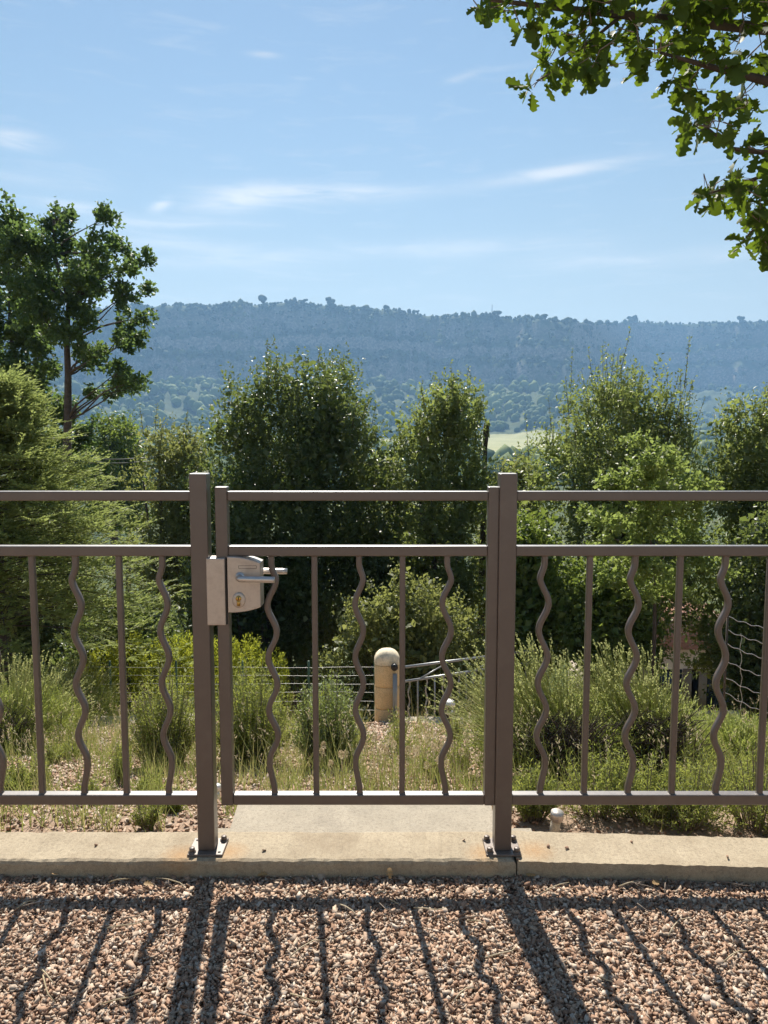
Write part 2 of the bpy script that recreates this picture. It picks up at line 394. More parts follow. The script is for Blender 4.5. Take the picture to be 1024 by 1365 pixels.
def G(u, v):
    """ground point of the garden slope behind the fence seen at a pixel"""
    d = ray(u, v); lo = 2.3 / d.y
    t = lo
    while t < 400:
        p = Vector((0, 0, CAM_Z)) + d * t
        if p.z < gz(p.x, p.y): break
        t += .02 if t < 12 else .4
    return p
ths = np.concatenate([np.linspace(-1.35, -.62, 30), np.linspace(-.6, .6, 330), np.linspace(.62, 1.35, 30)])
rows = [0, .15, .35] + list(np.geomspace(.6, 300, 62))
TT = []; DD = []
for r in rows: TT.append(ths); DD.append(np.full_like(ths, r))
d0 = D0(ths)
for a in np.linspace(0, 1, 22)[1:]: TT.append(ths); DD.append(300 + (d0 - 380 - 300) * a)
for rel in list(np.linspace(-380, -75, 26)[1:]) + list(np.linspace(-72, 20, 44)) + list(np.linspace(24, 90, 12)) + list(np.linspace(120, 800, 8)): TT.append(ths); DD.append(d0 + rel)
TT = np.array(TT); DD = np.array(DD); HH = height(TT, DD)
X = (DD + 12) * np.sin(TT); Y = 2.22 + DD * np.cos(TT)
nr, nc = TT.shape
idx = np.arange(nr * nc).reshape(nr, nc)
Q = np.stack([idx[:-1, :-1], idx[:-1, 1:], idx[1:, 1:], idx[1:, :-1]], -1).reshape(-1, 4)
me = np_mesh('ground', np.stack([X, Y, HH], -1).reshape(-1, 3), Q, True)
mead = (sstep(.11, .13, TT) * (1 - sstep(.215, .235, TT)) * sstep(420, 450, DD) * (1 - sstep(820, 860, DD))) + sstep(-.08, -.06, TT) * (1 - sstep(.03, .05, TT)) * sstep(500, 520, DD) * (1 - sstep(760, 800, DD))
a = me.attributes.new('meadow', 'FLOAT', 'POINT'); a.data.foreach_set('value', mead.ravel().astype(np.float32))
a = me.attributes.new('nearness', 'FLOAT', 'POINT'); a.data.foreach_set('value', (1 - sstep(8, 16, DD)).ravel().astype(np.float32))
tag(link('ground', me, MAT['terrain']), kind='structure')
# terrace the photograph is taken from
tb = MB(); GX = 60
xs = np.linspace(-30, 30, 121); ys = np.concatenate([np.linspace(-30, 0, 16), np.linspace(.2, 2.2, 21)])
gx, gy = np.meshgrid(xs, ys); gzv = -.062 + .004 * (fbm(gx * 3, gy * 3) - .5)
ii = np.arange(gx.size).reshape(gx.shape)
me = np_mesh('terrace', np.stack([gx, gy, gzv], -1).reshape(-1, 3), np.stack([ii[:-1, :-1], ii[:-1, 1:], ii[1:, 1:], ii[1:, :-1]], -1).reshape(-1, 4), True)
tag(link('terrace', me, MAT['soil']), kind='structure')

# ------------------------------------------------------------------ gravel
_t = (1 + 5 ** .5) / 2
ICO_V = unit(np.array([(-1, _t, 0), (1, _t, 0), (-1, -_t, 0), (1, -_t, 0), (0, -1, _t), (0, 1, _t), (0, -1, -_t), (0, 1, -_t), (_t, 0, -1), (_t, 0, 1), (-_t, 0, -1), (-_t, 0, 1)], float))
ICO_F = np.array([(0, 11, 5), (0, 5, 1), (0, 1, 7), (0, 7, 10), (0, 10, 11), (1, 5, 9), (5, 11, 4), (11, 10, 2), (10, 7, 6), (7, 1, 8), (3, 9, 4), (3, 4, 2), (3, 2, 6), (3, 6, 8), (3, 8, 9), (4, 9, 5), (2, 4, 11), (6, 2, 10), (8, 6, 7), (9, 8, 1)])
def rand_rot(n, r):
    q = unit(r.normal(size=(n, 4))); w, x, y, z = q.T
    return np.stack([1 - 2 * (y * y + z * z), 2 * (x * y - z * w), 2 * (x * z + y * w), 2 * (x * y + z * w), 1 - 2 * (x * x + z * z), 2 * (y * z - x * w), 2 * (x * z - y * w), 2 * (y * z + x * w), 1 - 2 * (x * x + y * y)], -1).reshape(n, 3, 3)
BOX_V = np.array([(x, y, z) for z in (-1, 1) for y in (-1, 1) for x in (-1, 1)], float)
BOX_F = np.array([(0, 2, 1), (1, 2, 3), (4, 5, 6), (5, 7, 6), (0, 1, 4), (1, 5, 4), (2, 6, 3), (3, 6, 7), (0, 4, 2), (2, 4, 6), (1, 3, 5), (3, 7, 5)])
def stones(pos, size, r, flat=.55):
    """crushed angular chippings"""
    n = len(pos)
    V = np.broadcast_to(BOX_V, (n, 8, 3)) * r.uniform(.35, 1.0, (n, 8, 3))
    sc = np.stack([r.uniform(.75, 1.4, n), r.uniform(.6, 1.0, n), r.uniform(.35, .7, n)], -1)
    V = V * sc[:, None] * size[:, None, None] * .62
    tl = r.normal(size=(n, 2)) * .45; az_ = r.uniform(0, 6.283, n)          # lie mostly flat, tipped a little
    ca, sa = np.cos(az_), np.sin(az_); x, y, z = V[..., 0], V[..., 1], V[..., 2]
    z2 = z + x * tl[:, :1] + y * tl[:, 1:]
    V = np.stack([x * ca[:, None] - y * sa[:, None], x * sa[:, None] + y * ca[:, None], z2], -1) + pos[:, None]
    Fi = BOX_F[None] + (np.arange(n) * 8)[:, None, None]
    return V.reshape(-1, 3), Fi.reshape(-1, 3), np.repeat(r.random(n), 8)
r = np.random.default_rng(3)
def gravel_patch(n, x0, x1, y0, y1, smin, smax, zf, zj):
    p = np.stack([r.uniform(x0, x1, n), r.uniform(y0, y1, n), np.zeros(n)], -1)
    s = smin + (smax - smin) * r.random(n) ** 2.2
    p[:, 2] = zf(p[:, 0], p[:, 1]) + r.random(n) * zj
    return p, s
P1, S1 = gravel_patch(80000, -1.30, 1.30, 1.38, 2.10, .0042, .0132, lambda x, y: -.058 + .006 * (fbm(x * 5, y * 5) - .5), .010)
P2, S2 = gravel_patch(26000, -2.6, 2.6, .3, 2.10, .009, .020, lambda x, y: -.060 + 0 * x, .008)
k2 = ~((np.abs(P2[:, 0]) < 1.27) & (P2[:, 1] > 1.4)); P2 = P2[k2]; S2 = S2[k2]
P0, S0 = gravel_patch(1500, -1.3, 1.3, 1.38, 2.09, .013, .021, lambda x, y: -.054 + 0 * x, .006)
V, Fc, rd = stones(np.concatenate([P1, P2, P0]), np.concatenate([S1, S2, S0]), r)
tag(link('terrace_gravel', np_mesh('terrace_gravel', V, Fc, False, rd), MAT['gravel']), 'loose pink and beige gravel covering the terrace in front of the fence', 'gravel', kind='stuff')
P3, S3 = gravel_patch(56000, -2.6, 2.2, 2.33, 7.5, .008, .020, lambda x, y: gz(x, y), .008)
keep = r.random(len(P3)) < np.clip(1.9 - (P3[:, 1] - 2.3) * .40, .25, 1)
keep &= (np.abs(P3[:, 0]) < .55 * P3[:, 1] + .3)
keep &= ~((P3[:, 0] > -.53) & (P3[:, 0] < .50) & (P3[:, 1] < 2.48))
keep &= ~((P3[:, 0] > .5) & (r.random(len(P3)) < .75))
V, Fc, rd = stones(P3[keep], S3[keep] * (1 + .12 * (P3[keep][:, 1] - 2.3)), r)
tag(link('garden_gravel', np_mesh('garden_gravel', V, Fc, False, rd), MAT['gravel']), 'pinkish gravel mulch over the garden slope behind the fence', 'gravel', kind='stuff')

# ------------------------------------------------------------------ curb and landing
def slab(name, pts, z0, z1, mat, bev=.012, cuts=60, amp=.003, seed=0):
    """extruded quad pts (4 xy, ccw) with broken edges"""
    bm = bmesh.new()
    vb = [bm.verts.new((p[0], p[1], z0)) for p in pts]; vt = [bm.verts.new((p[0], p[1], z1)) for p in pts]
    bm.faces.new(vb[::-1]); bm.faces.new(vt)
    for i in range(4): bm.faces.new((vb[i], vb[(i + 1) % 4], vt[(i + 1) % 4], vt[i]))
    bm.normal_update()
    bmesh.ops.bevel(bm, geom=[e for e in bm.edges if e.verts[0].co.z == z1 and e.verts[1].co.z == z1], offset=bev, segments=2, affect='EDGES', profile=.5)
    le = [e for e in bm.edges if abs(e.verts[0].co.x - e.verts[1].co.x) > .5 * max(abs(pts[1][0] - pts[0][0]), .2)]
    bmesh.ops.subdivide_edges(bm, edges=le, cuts=cuts, use_grid_fill=True)
    for v in bm.verts:
        n = mnoise.noise_vector(Vector((v.co.x * 14 + seed, v.co.y * 30, v.co.z * 30)))
        n2 = mnoise.noise_vector(Vector((v.co.x * 45 + seed, v.co.y * 60, v.co.z * 50)))
        n3 = mnoise.noise_vector(Vector((v.co.x * 120 + seed, v.co.y * 90, v.co.z * 80)))
        v.co += n * amp * .45 + n2 * amp * .5 + n3 * amp * .35
    me = bpy.data.meshes.new(name); bm.to_mesh(me); bm.free()
    return link(name, me, mat)
yf = PZ(0, 1147.5, 0).y; yb = PZ(0, 1107, 0).y
yf2 = PZ(1024, 1156, 0).y; yb2 = PZ(1024, 1117, 0).y
xa, xb_ = -3.2, PZ(690, 1150, 0).x
k = (yf2 - yf) / (PZ(1024, 1155, 0).x - xb_); kb = (yb2 - yb) / (PZ(1024, 1117, 0).x - xb_)
cb = slab('concrete_curb', [(xa, yf), (xb_, yf), (xb_, yb), (xa, yb)], -.30, 0, MAT['curb_concrete'], cuts=260, amp=.0050)
tag(cb, 'low beige concrete curb carrying the gate posts and the fence panel with the lock keep', 'curb')
cb2 = slab('concrete_curb', [(xb_ + .002, yf), (xb_ + 2.4, yf + 2.4 * k), (xb_ + 2.4, yb + 2.4 * kb), (xb_ + .002, yb)], -.30, -.001, MAT['curb_concrete'], cuts=190, amp=.0050, seed=4)
tag(cb2, 'beige concrete curb section running past the four-bolt post beside the lavender', 'curb')
a0 = PZ(313, 1090, -.012); a1 = PZ(657, 1090, -.012)
tag(slab('landing_slab', [(a0.x, yb + .002), (a1.x, yb + .002), (a1.x + .01, yb + .26), (a0.x - .01, yb + .26)], -.25, -.012, MAT['slab_concrete'], cuts=40, amp=.002), 'grey concrete landing slab just behind the gate', 'slab')
b0 = PZ(290, 1100, -.03); b1 = PZ(706, 1100, -.03)
tag(slab('step_slab', [(b0.x, yb + .002), (a0.x - .003, yb + .002), (a0.x - .003, yb + .065), (b0.x, yb + .065)], -.25, -.028, MAT['slab_concrete'], cuts=6, amp=.002), 'narrow concrete strip beside the landing, by the post with the lock keep', 'slab')
tag(slab('step_slab', [(a1.x + .003, yb + .002), (b1.x, yb + .002), (b1.x, yb + .065), (a1.x + .003, yb + .065)], -.25, -.028, MAT['slab_concrete'], cuts=6, amp=.002), 'narrow concrete strip beside the landing, by the four-bolt post', 'slab')

# ------------------------------------------------------------------ fence and gate
YC = 2.14; YR = YC - .015
BP = MAT['brown_paint']
zt_rail = [PY(480, v, YR).z for v in (655, 667)]
def zv(v): return PY(512, v, YR).z
TOP = (zv(667.5), zv(655)); MID = (zv(741.5), zv(728)); BOT = (zv(1073.5), zv(1060))
def xu(u, v=900): return PY(u, v, YR).x
def profile_sweep(path, w, ch=.0022):
    """square bar with chamfered edges swept along an x-z path"""
    path = np.asarray(path, float); h = w / 2; c = ch
    prof = np.array([(-h + c, -h), (h - c, -h), (h, -h + c), (h, h - c), (h - c, h), (-h + c, h), (-h, h - c), (-h, -h + c)])
    tg = unit(np.gradient(path, axis=0)); nx = np.stack([tg[:, 1], -tg[:, 0]], -1)   # in-plane normal (x,z)
    V = np.zeros((len(path), 8, 3))
    V[..., 0] = path[:, None, 0] + nx[:, None, 0] * prof[None, :, 0]
    V[..., 2] = path[:, None, 1] + nx[:, None, 1] * prof[None, :, 0]
    V[..., 1] = YC + prof[None, :, 1]
    n = len(path); i = np.arange(n - 1)[:, None] * 8; j = np.arange(8)[None]; kk = (j + 1) % 8
    return V.reshape(-1, 3), np.stack([i + j, i + kk, i + 8 + kk, i + 8 + j], -1).reshape(-1, 4)
def bar(parent, x, wavy=0, lean=0.0):
    z0, z1 = BOT[1] - .002, MID[0] + .002
    if wavy:
        z = np.linspace(z0, z1, 110); jit = R_.uniform(-.006, .006); amp = R_.uniform(.92, 1.08); t = np.clip((z1 - .028 + jit - z) / (.157 + jit * .3), 0, 3.72)   # periods from the top
        t = np.where(z > z1 - .028 + jit, 0, t)
        env = np.clip((z1 - .02 - z) / .05, 0, 1) * np.clip((z - z0 - .02) / .06, 0, 1)
        xx = x + wavy * -.0125 * amp * np.sin(2 * np.pi * t) * env
    else: z = np.array([z0, z1]); xx = np.full(2, x)
    V, Q = profile_sweep(np.stack([xx + lean * (z - z0), z], -1), .0165)
    b_ = MB().add(V, Q).build('wavy_bar' if wavy else 'straight_bar', BP, parent)
    for zw, sg in ((z0 + .002, 1), (z1 - .002, -1)):
        mb = MB(); n_ = 14; a = np.arange(n_) * 2 * np.pi / n_; q = (np.abs(np.cos(a)) ** 4 + np.abs(np.sin(a)) ** 4) ** -.25
        rr = .0098 * q + np.array([R_.uniform(-.0008, .0010) for _ in range(n_)])
        xw = xx[0] if sg > 0 else xx[-1] + lean * (z1 - z0)
        ring = lambda k, dz: np.stack([xw + rr * k * np.cos(a), YC + rr * k * np.sin(a), np.full(n_, zw + sg * dz)], -1)
        Vw = np.concatenate([ring(1.0, -.002), ring(1.0, .0012), ring(.82, .0032)]); j = np.arange(n_); k2_ = (j + 1) % n_
        mb.add(Vw, np.concatenate([np.stack([j + o_, k2_ + o_, k2_ + n_ + o_, j + n_ + o_], -1) for o_ in (0, n_)])); mb.build('weld_bead', BP, b_)
    return b_
def post(parent, xc, w=.050, bolts=((-1, -1), (1, 1)), name='post'):
    h = w / 2; ztop = zv(631)
    p = bev_box(name, xc - h, xc + h, YC - h, YC + h, .006, ztop, BP, parent, .0035)
    bev_box('base_plate', xc - .052, xc + .052, YC - .047, YC + .047, .0, .007, MAT['plate_metal'], p, .0015, 1)
    bm = bmesh.new()
    for sx in (-1, 1):
        for sy in (-1, 1):
            cx_, cy_ = xc + sx * .040, YC + sy * .033
            if (sx, sy) in bolts:
                mb = MB(); mb.tube([(cx_, cy_, .006), (cx_, cy_, .0095)], .0115, 16); mb.tube([(cx_, cy_, .009), (cx_, cy_, .020), (cx_, cy_, .0215)], [.0088, .0088, .0072], 6)
                mb.build('bolt', MAT['plate_metal'], p)
            else:
                MB().tube([(cx_, cy_, .0065), (cx_, cy_, .0076)], .0045, 12).build('bolt_hole', MAT['slot_dark'], p)
    return p
def rail(parent, name, x0, x1, zz):
    return bev_box(name, x0, x1, YC - .015, YC + .015, zz[0], zz[1], BP, parent, .003)
xpl, xpr = xu(270.3, 883), xu(673.8, 883)
# left panel
LF = empty('fence_panel', (xpl, YC, 0), 'brown steel fence panel with the lock keep on its gate post', 'fence')
post(LF, xpl)
XL = -2.35
post(LF, XL, bolts=((-1, -1), (1, -1), (-1, 1), (1, 1)))
rail(LF, 'top_rail', XL + .025, xpl - .025, TOP); rail(LF, 'middle_rail', XL + .025, xpl - .025, MID); rail(LF, 'bottom_rail', XL + .025, xpl - .025, BOT)
sp = xu(219, 900) - xu(161.5, 900)
x = xu(219, 900); w = 1
while x > XL + .09:
    bar(LF, x, w); w = 1 - w; x -= sp
# right panel
RF = empty('fence_panel', (xpr, YC, 0), 'brown steel fence panel standing in front of the big lavender clump', 'fence')
post(RF, xpr, bolts=((-1, -1), (1, -1), (-1, 1), (1, 1)))
XR = 2.45
post(RF, XR, bolts=((-1, -1), (1, -1), (-1, 1), (1, 1)))
rail(RF, 'top_rail', xpr + .025, XR - .025, TOP); rail(RF, 'middle_rail', xpr + .025, XR - .025, MID); rail(RF, 'bottom_rail', xpr + .025, XR - .025, BOT)
x = xu(724.5, 900); w = 1; sp = (xu(963.5) - xu(724.5)) / 4
while x < XR - .09:
    bar(RF, x, w); w = 1 - w; x += sp
# gate
GT = empty('gate', (xu(480), YC, 0), 'brown steel garden gate with wavy bars and a lever lock', 'gate')
gl0, gl1, gr0, gr1 = xu(291.5), xu(307.5), xu(648), xu(662.5)
for a_, b_ in ((gl0, gl1), (gr0, gr1)):
    bev_box('stile', a_, b_, YC - .0175, YC + .0175, BOT[0] - .0005, zv(649), BP, GT, .003)
for nm, zz in (('top_rail', TOP), ('middle_rail', MID), ('bottom_rail', BOT)):
    rail(GT, nm, gl1, gr0, zz)
for i, u in enumerate((363, 420, 479, 536.5, 595.5)):
    bar(GT, xu(u), -1 if i % 2 == 0 else 0)
for v in (705, 1035):       # hinges between gate and post
    zc = zv(v)
    h = MB().tube([(gr1 + .003, YC, zc - .02), (gr1 + .003, YC, zc + .02)], .006, 12).build('hinge', MAT['galv'], GT, True)
# lock keep on the post
kx0, kx1 = xu(277, 780), xu(303.5, 780); kz0, kz1 = zv(832), zv(743)
YK = YC - .0305
kp = bev_box('lock_keep', kx0, kx1 - .004, YC - .031, YC + .02, kz0, kz1, MAT['lock_metal'], LF, .003)
bev_box('rubber_stop', kx1 - .004, kx1, YC - .027, YC - .0175, kz0 + .002, kz1 - .002, MAT['dark_plastic'], LF, .001)
# lock case
lx0, lx1 = xu(305, 780), xu(348.5, 780); lz0, lz1 = zv(815), zv(741)
def lock_outline(n=14):
    pts = [(lx0, lz0), ]
    w_, h_ = lx1 - lx0, lz1 - lz0
    for i in range(n + 1):     # bottom edge sweeping up to the right
        t = i / n; pts.append((lx0 + w_ * t, lz0 + .016 * t ** 2.4))
    for i in range(n + 1):
        t = 1 - i / n; pts.append((lx0 + w_ * t, lz1 - .018 * t ** 2.4))
    return pts[1:]
bm = bmesh.new(); ol = lock_outline()
f = bm.faces.new([bm.verts.new((p[0], YC - .032, p[1])) for p in ol])
ex = bmesh.ops.extrude_face_region(bm, geom=[f])
bmesh.ops.translate(bm, vec=(0, .062, 0), verts=[v for v in ex['geom'] if isinstance(v, bmesh.types.BMVert)])
bmesh.ops.recalc_face_normals(bm, faces=bm.faces[:])
bmesh.ops.bevel(bm, geom=[e for e in bm.edges if abs(e.verts[0].co.y - e.verts[1].co.y) < 1e-5], offset=.0025, segments=2, affect='EDGES', profile=.5)
me = bpy.data.meshes.new('lock_case'); bm.to_mesh(me); bm.free()
lk = link('lock_case', me, MAT['lock_metal'], GT)
ph = PY(320, 769, YC - .033)
cyl = PY(318.5, 800, YC - .033)
def handle(y0, sgn, tip_u, name):
    y_out = y0 + sgn * .035; tip = PY(tip_u, 771, YR)
    z = ph.z
    p = [(ph.x, y0, z), (ph.x, y0 + sgn * .02, z), (ph.x + .003, y_out - sgn * .006, z), (ph.x + .010, y_out, z - .0003)]
    n = 8
    for i in range(1, n + 1): p.append((ph.x + .010 + (tip.x - ph.x - .010) * i / n, y_out + sgn * .001 * i / n, z - .002 * i / n))
    return MB().tube(p, [.0085, .0085, .0085, .0088] + [.0088] * 7 + [.0084], 14).build(name, MAT['steel'], GT, True)
hd = handle(YC - .032, -1, 370, 'lever_handle'); handle(YC + .031, 1, 378, 'lever_handle')
MB().tube([(ph.x, YC - .032, ph.z), (ph.x, YC - .0365, ph.z)], .0135, 24).build('handle_collar', MAT['steel'], lk, True)
mb = MB(); n = 28; rr = .0165
for y_, s_ in ((YC - .0318, 1.), (YC - .0345, 1.), (YC - .0362, .86)):
    pass
mb.tube([(cyl.x, YC - .0315, cyl.z), (cyl.x, YC - .035, cyl.z), (cyl.x, YC - .0368, cyl.z)], [.0185, .0185, .015], 28)
esc = mb.build('escutcheon', MAT['lock_metal'], lk, True)
for v in esc.data.vertices: v.co.z = cyl.z + (v.co.z - cyl.z) * 1.22
mb = MB(); mb.tube([(cyl.x, YC - .036, cyl.z + .006), (cyl.x, YC - .0395, cyl.z + .006)], .0082, 20); mb.box(cyl.x - .0048, cyl.x + .0048, YC - .0392, YC - .036, cyl.z - .0165, cyl.z + .002)
cb_ = mb.build('key_cylinder', MAT['brass'], lk)
MB().box(cyl.x - .0012, cyl.x + .0012, YC - .0402, YC - .039, cyl.z + .0015, cyl.z + .0105).build('keyhole', MAT['slot_dark'], lk)
n0, n1 = PY(318, 758, YC - .033), PY(342, 754, YC - .033)
fr = MB(); e = .0007
fr.box(n0.x, n1.x, YC - .0326, YC - .031, n0.z, n0.z + e); fr.box(n0.x, n1.x, YC - .0326, YC - .031, n1.z - e, n1.z)
fr.box(n0.x, n0.x + e, YC - .0326, YC - .031, n0.z + e, n1.z - e); fr.box(n1.x - e, n1.x, YC - .0326, YC - .031, n0.z + e, n1.z - e)
fr.build('name_plate_frame', MAT['slot_dark'], lk)

# ------------------------------------------------------------------ foliage tools
def leaves(P, T, Nn, L, Wd, fold=.25, kind='rhomb'):
    """one small leaf per row: P base, T axis, Nn normal, L length, Wd width"""
    n = len(P); T = unit(T); B = unit(np.cross(T, Nn)); Nn = np.cross(B, T)
    L = np.broadcast_to(np.asarray(L, float), (n,)); Wd = np.broadcast_to(np.asarray(Wd, float), (n,))
    if kind == 'rhomb':
        tpl = np.array([(0, 0, 0), (.45, .5, fold), (1, 0, 0), (.45, -.5, fold)]); tri = np.array([(0, 1, 2), (0, 2, 3)])
    elif kind == 'hex':
        tpl = np.array([(0, 0, 0), (.25, .42, fold * .8), (.65, .46, fold), (1, 0, -.1), (.65, -.46, fold), (.25, -.42, fold * .8)]); tri = np.array([(0, 1, 2), (0, 2, 3), (0, 3, 4), (0, 4, 5)])
    elif kind == 'blade':
        tpl = np.array([(0, .5, 0), (0, -.5, 0), (1, 0, 0)]); tri = np.array([(0, 1, 2)])
    V = P[:, None] + T[:, None] * (tpl[None, :, 0, None] * L[:, None, None]) + B[:, None] * (tpl[None, :, 1, None] * Wd[:, None, None]) + Nn[:, None] * (tpl[None, :, 2, None] * Wd[:, None, None])
    Ft = tri[None] + (np.arange(n) * len(tpl))[:, None, None]
    return V.reshape(-1, 3), Ft.reshape(-1, 3), len(tpl)
class Leafer:
    def __init__(s): s.V = []; s.F = []; s.R = []; s.n = 0
    def add(s, P, T, Nn, L, Wd, fold=.25, kind='rhomb', rnd=None):
        V, Ft, k = leaves(P, T, Nn, L, Wd, fold, kind)
        s.V.append(V); s.F.append(Ft + s.n); s.n += len(V)
        s.R.append(np.repeat(rng.random(len(P)) if rnd is None else np.clip(rnd, 0, 1), k)); return s
    def build(s, name, mat, parent=None):
        me = np_mesh(name, np.concatenate(s.V), np.concatenate(s.F), False, np.concatenate(s.R))
        return link(name, me, mat, parent)
def shoots(lf, base, dirs, length, per, L, Wd, rg, spread=.85, jit=.02, kind='rhomb', rv=.5):
    n = len(base); length = np.broadcast_to(length, (n,))
    s = (np.arange(per) + rg.random((n, per))) / per
    P = base[:, None] + dirs[:, None] * (s * length[:, None])[..., None] + rg.normal(size=(n, per, 3)) * jit
    T = dirs[:, None] * .55 + rand_dir(n * per, rg).reshape(n, per, 3) * spread
    Nn = rand_dir(n * per, rg).reshape(n, per, 3) + np.array([0, 0, .9])
    rn = rg.random(n)[:, None] * rv + rg.random((n, per)) * (1 - rv)
    P = P.reshape(-1, 3); m_ = len(P)
    lf.add(P, T.reshape(-1, 3), Nn.reshape(-1, 3), L * rg.uniform(.65, 1.2, m_), Wd * rg.uniform(.7, 1.2, m_), .25, kind, rn.ravel())
def crown_shrub(name, label, cat, cx, cyy, zg, z0, z1, rx, ry, mat, nsh, per, L, Wd, slen=(.25, .6), seed=0, top=.5, upb=.6, lump=.35, group=None, prof=(.28, .61, .42), stems=5, bark='bark', fill=1, lobes=44, tall=0, tall_len=(.5, .9), kind='rhomb', core=True):
    """an uneven bushy crown: leafy shoots on a lumpy shell, bigger leaves deep inside, stems to the ground"""
    rg = np.random.default_rng(seed + 100)
    o = empty(name, (cx, cyy, zg), label, cat, group)
    lf = Leafer(); H = z1 - z0
    nl = lobes
    lt = (np.arange(nl) + rg.random(nl)) / nl; lph = rg.uniform(0, 2 * np.pi, nl)
    lw = np.clip(np.sin(np.pi * (prof[0] + prof[1] * lt)), .05, 1) ** prof[2]
    lr = rg.uniform(.32, .58, nl) * (.55 + .45 * lw)
    lo_ = np.clip(lw - lr * .8, 0, 1) * (1 + lump * rg.uniform(-.6, .6, nl))
    lo_ = np.where(rg.random(nl) < .25, lo_ * .4, lo_); LC = np.stack([cx + rx * lo_ * np.cos(lph), cyy + ry * lo_ * np.sin(lph), z0 + H * (.04 + .90 * lt) - .35 * rx * lr], -1)
    pw = lr ** 2 / (lr ** 2).sum(); SUB = rand_dir(nl * 9, rg).reshape(nl, 9, 3)
    def pts(n, f0, f1):
        k = rg.choice(nl, n, p=pw); sk = rg.integers(0, 9, n); sd_ = SUB[k, sk]; dv_ = unit(sd_ * 1.0 + rand_dir(n, rg) * .42)
        f = f0 + (f1 - f0) * rg.random(n) ** .6
        off = dv_ * (f * lr[k])[:, None] * np.array([rx, ry, rx * 1.25])
        p = LC[k] + off; p[:, 2] = np.maximum(p[:, 2], z0 + .02)
        return p, dv_ * np.array([1, 1, .6]), np.clip((p[:, 2] - z0) / H, 0, 1)
    b, out, t_ = pts(nsh, .62, 1.0)
    up = np.array([0, 0, 1.])
    dirs = unit(out * (1 - t_[:, None] * .8) * .8 + up * (upb + t_[:, None] * .6) + rand_dir(nsh, rg) * .5)
    ln = rg.uniform(*slen, nsh)
    shoots(lf, b - dirs * ln[:, None] * .55, dirs, ln, per, L, Wd, rg, kind=kind)
    if tall:            # long shoots sticking out of the top
        b, out, t_ = pts(tall, .2, .9); sel = t_ > top; b = b[sel]; out = out[sel]; ln = rg.uniform(*tall_len, len(b))
        dirs = unit(up * 1.3 + out * .28 + rand_dir(len(b), rg) * .22)
        shoots(lf, b, dirs, ln, per * 2, L * .8, Wd * .8, rg, jit=.012)
        tw = MB()
        for q in range(len(b)): tw.tube([b[q], b[q] + dirs[q] * ln[q]], [.006, .002], 3, False)
        if len(b): tag(tw.build('twigs', MAT[bark], o), kind='stuff')
    if core:
        b, out, t_ = pts(int(nsh * .5 * fill), .15, .72)
        shoots(lf, b, rand_dir(len(b), rg), .25, 5, L * 2.1, Wd * 2.4, rg, jit=.06)
    lf.build('crown', MAT[mat], o)
    st = MB()
    for q in range(stems):
        a_ = rg.uniform(0, 6.28); f_ = rg.uniform(.15, .55)
        e1 = np.array([cx + rx * f_ * math.cos(a_), cyy + ry * f_ * math.sin(a_), z0 + H * rg.uniform(.4, .8)])
        s0 = np.array([cx + .06 * math.cos(a_), cyy + .06 * math.sin(a_), zg - .05]); md = s0 * .5 + e1 * .5 + np.array([0, 0, .1 * H]) * .3
        rad = .012 * (z1 - zg) + .01
        st.tube([s0, s0 * .75 + md * .25, md, e1], [rad, rad * .9, rad * .65, rad * .2], 6)
    st.build('trunk' if stems == 1 else 'stems', MAT[bark], o)
    return o
def shrub_px(name, label, cat, u0, u1, vt, vb, y, mat, nsh, per, L, Wd, **k):
    c = PY((u0 + u1) / 2, (vt + vb) / 2, y); a_ = PY(u0, vb, y); b_ = PY(u1, vt, y)
    zg = gz(c.x, y); rx = (b_.x - a_.x) / 2; ry = k.pop('ry', rx * .9)
    return crown_shrub(name, label, cat, c.x, y, zg, max(a_.z, zg - .05), b_.z, rx, ry, mat, nsh, per, L, Wd, **k)

# ------------------------------------------------------------------ evergreen hedge trees
shrub_px('evergreen_tree', 'broad dark evergreen tree rising behind the gate, wider than its neighbours', 'tree', 246, 536, 488, 860, 12.0, 'holm', 3600,  14, .062, .034, seed=1, tall=230, top=.66, tall_len=(.25, .5), ry=1.3, lump=.26, fill=1.6)
shrub_px('evergreen_tree', 'narrow evergreen tree with yellowish crown above the stone pillar', 'tree', 512, 668, 500, 870, 11.6, 'holm_b', 2100, 14, .058, .032, seed=2, tall=180, top=.7, tall_len=(.25, .5), ry=.8, lump=.25)
shrub_px('evergreen_tree', 'evergreen tree with long upright shoots behind the pale young oak', 'tree', 668, 948, 500, 850, 11.2, 'holm_b', 3000, 14, .060, .030, seed=3, tall=520, top=.62, tall_len=(.45, .85), ry=1.2, upb=.9, lump=.28)
shrub_px('evergreen_tree', 'loose evergreen tree behind the barbed wire fence', 'tree', 915, 1120, 520, 900, 10.2, 'holm_b', 2200, 14, .056, .030, seed=4, tall=240, top=.65, tall_len=(.3, .6), ry=1.0, lump=.36)
shrub_px('evergreen_tree', 'small silvery evergreen tree between the left oak and the broad dark tree', 'tree', 168, 290, 560, 800, 13.0, 'olive_shrub', 1300, 13, .062, .032, seed=5, tall=160, top=.65, tall_len=(.3, .6), ry=.8)
shrub_px('evergreen_tree', 'rounded distant tree beyond the feathery cypress', 'tree', 105, 205, 556, 700, 30.0, 'shrub', 1100, 12, .12, .07, seed=6, slen=(.5, 1.0), ry=1.5)
shrub_px('bush', 'low bushy shrub filling the gap beside the narrow evergreen tree', 'bush', 455, 560, 590, 880, 12.6, 'olive_shrub', 1200, 12, .06, .034, seed=7)
shrub_px('bush', 'loose pale bush under the meadow between two evergreen trees', 'bush', 630, 730, 612, 880, 12.4, 'olive_shrub', 1200, 12, .06, .034, seed=8)
